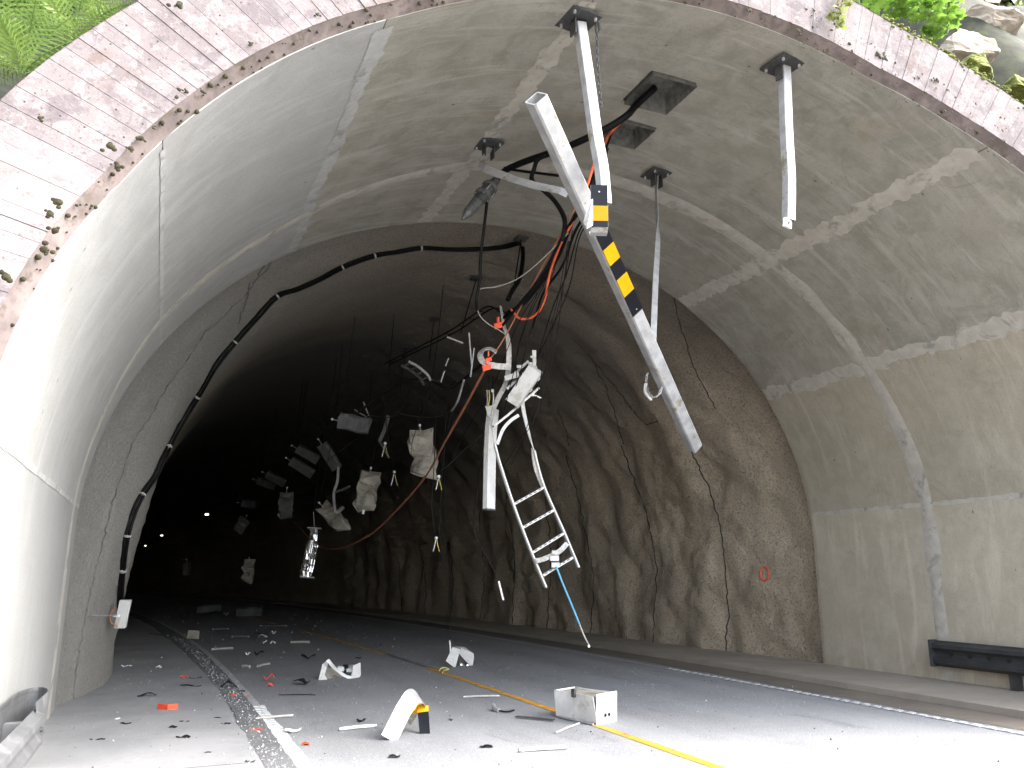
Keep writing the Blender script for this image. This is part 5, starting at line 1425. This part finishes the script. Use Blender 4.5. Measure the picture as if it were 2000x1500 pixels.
blk = [(372,1342,.32,.07,.03,-.3,"long black plastic strip on the apron by the gutter"), (382,1327,.18,.05,.03,.4,"short black strip on the apron beside the round red piece"), (287,1362,.22,.10,.07,.2,"crumpled black scrap on the apron left of the red strip"),
       (590,1337,.24,.16,.08,-.05,"dark box-like scrap with white ends left of the crushed lamp"), (602,1290,.26,.14,.13,.1,"black tent-shaped scrap behind the crushed lamp"), (440,1417,.10,.05,.03,0,"black curl on the apron near the gutter, right one"), (428,1405,.14,.03,.02,-.1,"thin dark curl on the apron near the gutter"),
       (360,1412,.10,.03,.02,0,"thin dark curl in the middle of the apron"), (357,1444,.13,.05,.04,0,"black hook-shaped scrap near the apron joint"), (408,1473,.10,.03,.02,0,"thin dark loop at the front of the apron"), (488,1491,.08,.04,.02,0,"small dark bit at the front edge of the apron"),
       (468,1352,.14,.04,.02,.1,"dark sliver lying on the left edge line"), (337,1424,.08,.06,.04,0,"black crumb left on the apron by the guardrail end"), (245,1417,.10,.05,.03,0,"dark curl at the foot of the left wall"), (190,1448,.14,.03,.03,0,"dark twig-like scrap on the apron joint"),
       (447,1345,.22,.12,.12,.5,"black lump in the gutter by the edge line"), (510,1243,.35,.2,.1,.1,"dark scrap pile with shiny ends in the left lane"), (505,1281,.18,.12,.1,0,"small mixed scrap heap left of the black tent"), (430,1198,.8,.1,.06,.1,"long dark strip under the dim far lamp"),
       (700,1288,.12,.08,.05,0,"dark scrap right behind the crushed lamp"), (738,1265,.14,.1,.08,.1,"dark lump with a bright tip on the far yellow dash"), (580,1358,.5,.02,.01,0,"thin dark wire lying left of the dark box-like scrap"), (880,1408,.05,.05,.02,0,"dark crumb right of the arched strip"),
       (705,1410,.1,.06,.03,0,"dark crumb above the pale tube, left of the arched strip"), (950,1460,.12,.07,.02,.2,"dark chip near the nearest pale tube"), (770,1480,.1,.05,.02,0,"dark chip in front of the arched strip")]
for k, (x, y, w, d, h, r_, lb) in enumerate(blk): scrap("black_scrap", x, y, w, d, h, r_, 'plastic_black', lb, "plastic scrap", "dark scraps on the ground", 200+k)
wht = [(513,1246,.22,.12,.1,.2,"shiny torn foil at the left end of the dark scrap pile"), (534,1239,.12,.1,.09,0,"bright knob at the right end of the dark scrap pile"), (517,1258,.12,.08,.1,0,"left bright knob in front of the dark scrap pile"), (533,1259,.12,.08,.1,0,"right bright knob in front of the dark scrap pile"),
       (441,1203,.16,.12,.14,0,"pale shining bit far in on the left lane"), (247,1304,.16,.10,.05,0,"white plastic clip on the apron at the wall foot"), (310,1306,.09,.07,.05,0,"white chip right of the white plastic clip"), (572,1431,.16,.08,.04,.1,"white flat chip right of the cross bars"), (484,1281,.10,.06,.09,0,"pale standing shard in the small scrap heap"),
       (228,1407,.07,.06,.02,0,"white chip on the apron beside the guardrail end"), (1547,1304,.06,.05,.04,0,"white chip on the right ledge at the lining foot"), (1110,1515,.4,.2,.02,0,"white sheet lying at the front edge of the road")]
for k, (x, y, w, d, h, r_, lb) in enumerate(wht): scrap("white_scrap", x, y, w, d, h, r_, 'conn', lb, "plastic scrap", "white scraps on the ground", 300+k)
# glass crumbs
rs = np.random.RandomState(11); mb = MB()
def crumb(x, y, z, s):
    b = len(mb.v); a = rs.rand(4)*6.28
    q = [(x+s*math.cos(a[0]), y+s*math.sin(a[0]), z), (x+s*math.cos(a[0]+2.1), y+s*math.sin(a[0]+2.1), z), (x+s*math.cos(a[0]+4.2), y+s*math.sin(a[0]+4.2), z), (x+s*.3*math.cos(a[1]), y+s*.3*math.sin(a[1]), z+s*(.5+rs.rand()))]
    mb.add(q, [(0,1,3),(1,2,3),(2,0,3),(0,2,1)])
for _ in range(6500):
    s_ = 5.0 + 13*rs.rand()**1.6; u_ = -5.6 + rs.rand()*9.4; x, y = along(s_, u_)
    crumb(x, y, .017 if u_ < -3.92 else .003, .003 + .009*rs.rand()**6)
for _ in range(2000):
    s_ = 5.0 + 19*rs.rand()**1.5; u_ = -3.78 + rs.normal()*.09; x, y = along(s_, u_); crumb(x, y, .0205, .004 + .010*rs.rand()**2)
for _ in range(700):
    s_ = 18 + 25*rs.rand(); u_ = -4.6 + rs.rand()*8; x, y = along(s_, u_); crumb(x, y, .004, .010 + .02*rs.rand()**4)
gl_ = mb.build("glass_crumbs", M['glass']); tag(gl_, "crumbled glass strewn over the road and gutter", "glass", None, "stuff")
mb = MB()
for _ in range(500):
    s_ = 5.2 + 13*rs.rand(); u_ = -5.6 + rs.rand()*9.4; x, y = along(s_, u_)
    crumb(x, y, .017 if u_ < -3.92 else .003, .003 + .010*rs.rand()**3)
gb_ = mb.build("dark_grit", M['plastic_black']); tag(gb_, "dark grit and plastic crumbs strewn over the road", "grit", None, "stuff")

# red survey mark on the right rock wall
h = on_rock(1494, 1121, .012)
ring = []
for k in range(15):
    a = 2*math.pi*k/14; q = on_rock(1494 + 9*math.cos(a), 1121 + 13*math.sin(a), .006)
    ring.append(q)
mb = MB(); mb.tube(ring, .024, 5, hint=(1,0,0)); o = mb.build("survey_mark", M['red_spray']); tag(o, "red sprayed ring on the right rock wall", "paint mark")

# ------------------------------------------------------------------ plants and rock above the portal
def frond_mesh(L=.8, n=24, seed=0):
    rs = np.random.RandomState(seed); mb = MB(); mid = []
    for i in range(n+1):
        f = i/n; mid.append(V((0, L*(f*.92), L*(.55*f - .55*f*f*1.05))))
    mb.tube(mid, .004, 4)
    for i in range(2, n+1):
        f = i/n; w = L*.30*math.sin(min(1, f*1.15+.12)*math.pi)**.8*(1-.25*f) + .01
        for sg in (-1, 1):
            p = mid[i]; d = V((sg*math.cos(.35), math.sin(.35+.1*rs.rand()), -.10+rs.rand()*.12)); d.normalize()
            wl_ = w*(.9+.2*rs.rand()); bw = L*.0155
            t_ = V((0, 1, .2)).normalized(); m_ = 6; L1, L2 = [], []
            for k in range(m_):
                g_ = k/(m_-1); c = p + d*(wl_*g_) + V((0,0,-.10*wl_*g_*g_))
                hw = bw*(1-g_)**.6*(1.0 if k % 2 == 0 else .55) + .0005
                L1.append(c + t_*hw); L2.append(c - t_*hw)
            mb.add(L1+L2, [(k, k+1, m_+k+1, m_+k) for k in range(m_-1)])
    return mb
_fm = []
for k in range(3):
    mb = frond_mesh(.8, 20, 40+k); arr = mb.v
    me = bpy.data.meshes.new("frond"); me.from_pydata(arr, [], mb.f); me.materials.append(M['fern']); me.update(); _fm.append(me)
def fern(px, py, Y_, n, size, label, base=0):
    c = P(px, py, Y_); t = thing("fern", c, label, "fern", "ferns on the hillside above the portal")
    for k in range(n):
        o = bpy.data.objects.new("frond", _fm[(k+base) % 3]); COL.objects.link(o); o.parent = t
        az = base*1.1 + 2*math.pi*k/n + R.uniform(-.25,.25); el = R.uniform(.35, .95)
        o.rotation_euler = (el, R.uniform(-.35,.35), az); s_ = size*R.uniform(.8, 1.15); o.scale = (s_, s_, s_)
    return t
fern(40, 150, 6.0, 9, .95, "largest fern at the portal's left edge, fronds over the concrete", 0)
fern(140, 95, 6.15, 8, .75, "fern right of the largest one, leaning over the concrete edge", 1)
fern(190, 45, 6.3, 7, .6, "small fern at the right end of the fern row", 2)
fern(5, 95, 6.5, 9, 1.0, "fern behind the largest one at the picture's left border", 3)
fern(85, 50, 6.6, 7, .85, "fern standing behind between the two front ferns", 4)
fern(150, 20, 6.9, 8, .9, "fern at the back above the small one", 5)
fern(30, 0, 7.2, 9, 1.0, "topmost fern at the upper left corner", 6)
fern(-60, 150, 6.4, 8, .9, "fern partly cut off by the left border", 7)
def leaf_mesh(seed, s=.08):
    rs = np.random.RandomState(seed)
    out = [(0,0),(.25,.18),(.5,.12),(.42,.38),(.62,.62),(.34,.62),(.2,.85),(0,1.15),(-.2,.85),(-.34,.62),(-.62,.62),(-.42,.38),(-.5,.12),(-.25,.18)]
    return [V((a*s, b*s, -.25*s*(a*a+b*b*.4))) for a, b in out]
def leafy(mb, c, n, rad, s, rs, bias=(0,0,0), mi=0):
    base = leaf_mesh(0, 1.0)
    for _ in range(n):
        d = V(rs.normal(size=3)); d.normalize(); p = V(c) + V((d.x*rad[0], d.y*rad[1], d.z*rad[2]))*(rs.rand()**.45)
        e = Matrix.Rotation(rs.rand()*6.28, 3, 'Z') @ Matrix.Rotation(rs.normal()*.7+.4, 3, 'X') @ Matrix.Rotation(rs.normal()*.5, 3, 'Y')
        k = s*(.6+.7*rs.rand())
        vs_ = [p + e @ (q*k) for q in base]; n0 = len(vs_)
        mb.add([p + e @ V((0,.45*k,.03*k))] + vs_, [(0, i+1, (i+1) % n0 + 1) for i in range(n0)], mi)
def bush(name, c, specs, m, label, cat, base, group=None, s=.09, seed=5):
    t = thing(name, base, label, cat, group); rs = np.random.RandomState(seed)
    mb = MB()
    for cc, n, rad in specs: leafy(mb, cc, n, rad, s, rs)
    mb.build("crown", M[m], t)
    for cc, n, rad in specs:
        mb = MB(); mb.tube(smooth_path([V(base), (V(base)+V(cc))/2 + V((.05,-.05,.12)), V(cc)], 4), .014, 5); mb.build("stem", M['stem'], t)
    return t
bush("leafy_bush", None, [(P(1700,-15,6.2), 70, (.30,.3,.25)), (P(1760,5,6.2), 90, (.28,.3,.22)), (P(1815,10,6.2), 90, (.28,.3,.22)), (P(1850,25,6.25), 60, (.18,.25,.18)), (P(1790,-40,6.5), 110, (.5,.4,.35)), (P(1830,60,6.3), 26, (.12,.15,.12))],
     'leaf', "broad-leaved green bush overhanging the portal's top right edge", "bush", P(1800, 40, 6.6), s=.115, seed=5)
bush("hanging_twig", None, [(P(1634,15,5.62), 9, (.06,.05,.09)), (P(1638,38,5.60), 7, (.05,.04,.07)), (P(1662,8,5.62), 6, (.09,.05,.08))], 'leaf_pale', "pale leafy twig hanging down over the portal face", "twig", P(1640,-30,5.8), s=.085, seed=9)
bush("leafy_bush", None, [(P(80,-60,9.), 200, (1.2,.8,.7)), (P(180,-30,9.5), 160, (.9,.8,.6)), (P(0,-30,9), 160, (.9,.8,.6))], 'leaf', "green undergrowth behind the ferns at the upper left corner", "bush", P(80, 20, 9.2), s=.16, seed=6)
bush("leafy_bush", None, [(P(1960,10,14.), 260, (1.0,.9,1.1)), (P(1900,-40,14.), 220, (1.2,.9,.9)), (P(2030,60,14.), 200, (.8,.8,1.0)), (P(1975,70,13.), 60, (.5,.5,.5))], 'leaf_far', "sparse pale bush growing above the rocks at the right corner", "bush", P(1975, 60, 14.), s=.13, seed=7)
def boulder(c, rad, seed, label, m='rockm'):
    rs = np.random.RandomState(seed); nu, nv = 40, 26
    th = np.linspace(0, 2*math.pi, nu, endpoint=False); ph = np.linspace(0.02, math.pi-.02, nv)
    T, Pp = np.meshgrid(th, ph); v = np.stack([np.sin(Pp)*np.cos(T), np.sin(Pp)*np.sin(T), np.cos(Pp)], -1).reshape(-1, 3)
    for _ in range(24):
        n = rs.normal(size=3); n /= np.linalg.norm(n); d = .48 + .3*rs.rand()
        k = np.clip(v @ n - d, 0, None); v = v - k[:, None]*n*.96
    v = v*(1 + .16*fbm(v[:, 0]*3+seed, v[:, 1]*3, v[:, 2]*5, 5)[:, None])
    v = v*np.array(rad) + np.array(c)
    mb = MB(); mb.v = v.tolist(); mb.f = [(i*nu+j, i*nu+(j+1) % nu, (i+1)*nu+(j+1) % nu, (i+1)*nu+j) for i in range(nv-1) for j in range(nu)]
    mb.f += [tuple(range(nu)), tuple((nv-1)*nu+j for j in range(nu-1, -1, -1))]; mb.m = [0]*len(mb.f)
    return tag(mb.build("boulder", M[m]), label, "rock", "boulders above the portal")
boulder(P(1915,60,10.5), (1.15,1.2,.62), 3, "angular granite block behind the bush at the upper right")
boulder(P(1880,120,9.2), (.75,.8,.5), 5, "lower granite block at the edge of the mossy slope")
def rock_face():
    n, m_ = 90, 70; mb = MB(); rs = np.random.RandomState(5)
    I, Jn = np.meshgrid(np.linspace(0, 1, n), np.linspace(0, 1, m_), indexing='ij')
    px = 1800 + 420*I; py = 230 - 420*Jn
    pts = np.zeros((n, m_, 3))
    dep = 12.5 + 3.0*Jn + 1.2*fbm(I*4, Jn*4, 2, 3) + .9*np.floor(3*fbm(I*5+3, Jn*4, 5, 2)+.5)*.5 + .25*fbm(I*22, Jn*22, 1, 4)
    for i in range(n):
        for j in range(m_):
            pts[i, j] = P(px[i, j], py[i, j], dep[i, j])
    mb.v = pts.reshape(-1, 3).tolist(); idx = np.arange(n*m_).reshape(n, m_)
    mb.f = np.stack([idx[:-1,:-1], idx[1:,:-1], idx[1:,1:], idx[:-1,1:]], -1).reshape(-1, 4).tolist(); mb.m = [0]*len(mb.f)
    o = mb.build("rock_outcrop", M['rockm']); return tag(o, "pale stepped granite face rising behind the portal's right shoulder", "rock")
rock_face()
boulder(P(1900,150,7.9), (.55,.5,.3), 24, "mossy low block right behind the portal's mossy edge", 'moss_bright')
boulder(P(1985,185,7.6), (.5,.5,.3), 25, "mossy block at the right border above the portal edge", 'moss_bright')
# moss cushions along the outer edge and on the concrete
mb = MB(); rs = np.random.RandomState(2)
for _ in range(1700):
    ph_ = math.pi*(.60 + .17*rs.rand()); k = 1.151 + .009*rs.normal(); xx = CX - A*math.cos(ph_)
    c = ell_pt(ph_, k, float(y_lip(xx)) - .10 + .16*rs.rand()); r_ = .012 + .03*rs.rand()**2
    mb.ball(c, r_, 6, 0, (1,1,.7))
o = mb.build("moss_cushion", M['moss_bright'], smooth=True); tag(o, "bright green moss growing along the portal's right outer edge", "moss", None, "stuff")
mb = MB()
def face_spot(px, py, r_):
    d = ray(px, py); c = EYE + d*(5.62/d.y); xx = c.x; yy = float(y_lip(xx)) - .118; c = EYE + d*(yy/d.y)
    for _k in range(1 if r_ < .012 else 7):
        o_ = V((rs.normal()*r_*.55, 0, rs.normal()*r_*.5)) if _k else V((0,0,0))
        mb.ball(c + o_, r_*(.75 if _k == 0 else .25+.35*rs.rand()), 6, 0, (1,.35,.9))
for x, y, r_ in [(350,10,.035),(115,395,.035),(98,418,.03),(108,450,.03),(12,541,.035),(86,487,.035),(215,285,.035),(255,290,.025),(230,325,.03),(275,270,.03),(300,250,.015),(345,190,.02),(395,178,.02),(1515,32,.018),(1545,45,.016),(1560,60,.03),(1610,100,.02),(1465,20,.03),(1590,20,.02),(1715,105,.04),(1730,115,.035),(1660,85,.025),(1880,130,.03),(1830,155,.03),(1850,175,.02),(620,28,.02),(78,230,.02),(490,85,.02),(365,180,.02),(350,175,.02)]:
    face_spot(x, y, r_)
for _ in range(150):
    x = 1560 + 420*rs.rand(); lo = 40 + (x-1560)*.56; y = lo + (85+ (x-1560)*.0)*rs.rand() - 35
    face_spot(x, y, .006 + .013*rs.rand()**2)
for _ in range(60):
    ph_ = math.pi*(.05+.9*rs.rand()); xx = CX - A*math.cos(ph_); f = rs.rand()
    c = ell_pt(ph_, 1.001+.012*f, float(y_lip(xx)) - .105*f - .005); mb.ball(c, .006+.015*rs.rand()**2, 6, 0, (1,.6,1))
for _ in range(70):
    ph_ = math.pi*(.08+.34*rs.rand()); xx = CX - A*math.cos(ph_); f = rs.rand()
    c = ell_pt(ph_, 1.001+.012*f, float(y_lip(xx)) - .105*f - .005); mb.ball(c, .006+.017*rs.rand()**2, 6, 0, (1,.6,1))
o = mb.build("moss_spots", M['moss'], smooth=True); tag(o, "dark moss tufts dotted over the portal ring", "moss", None, "stuff")
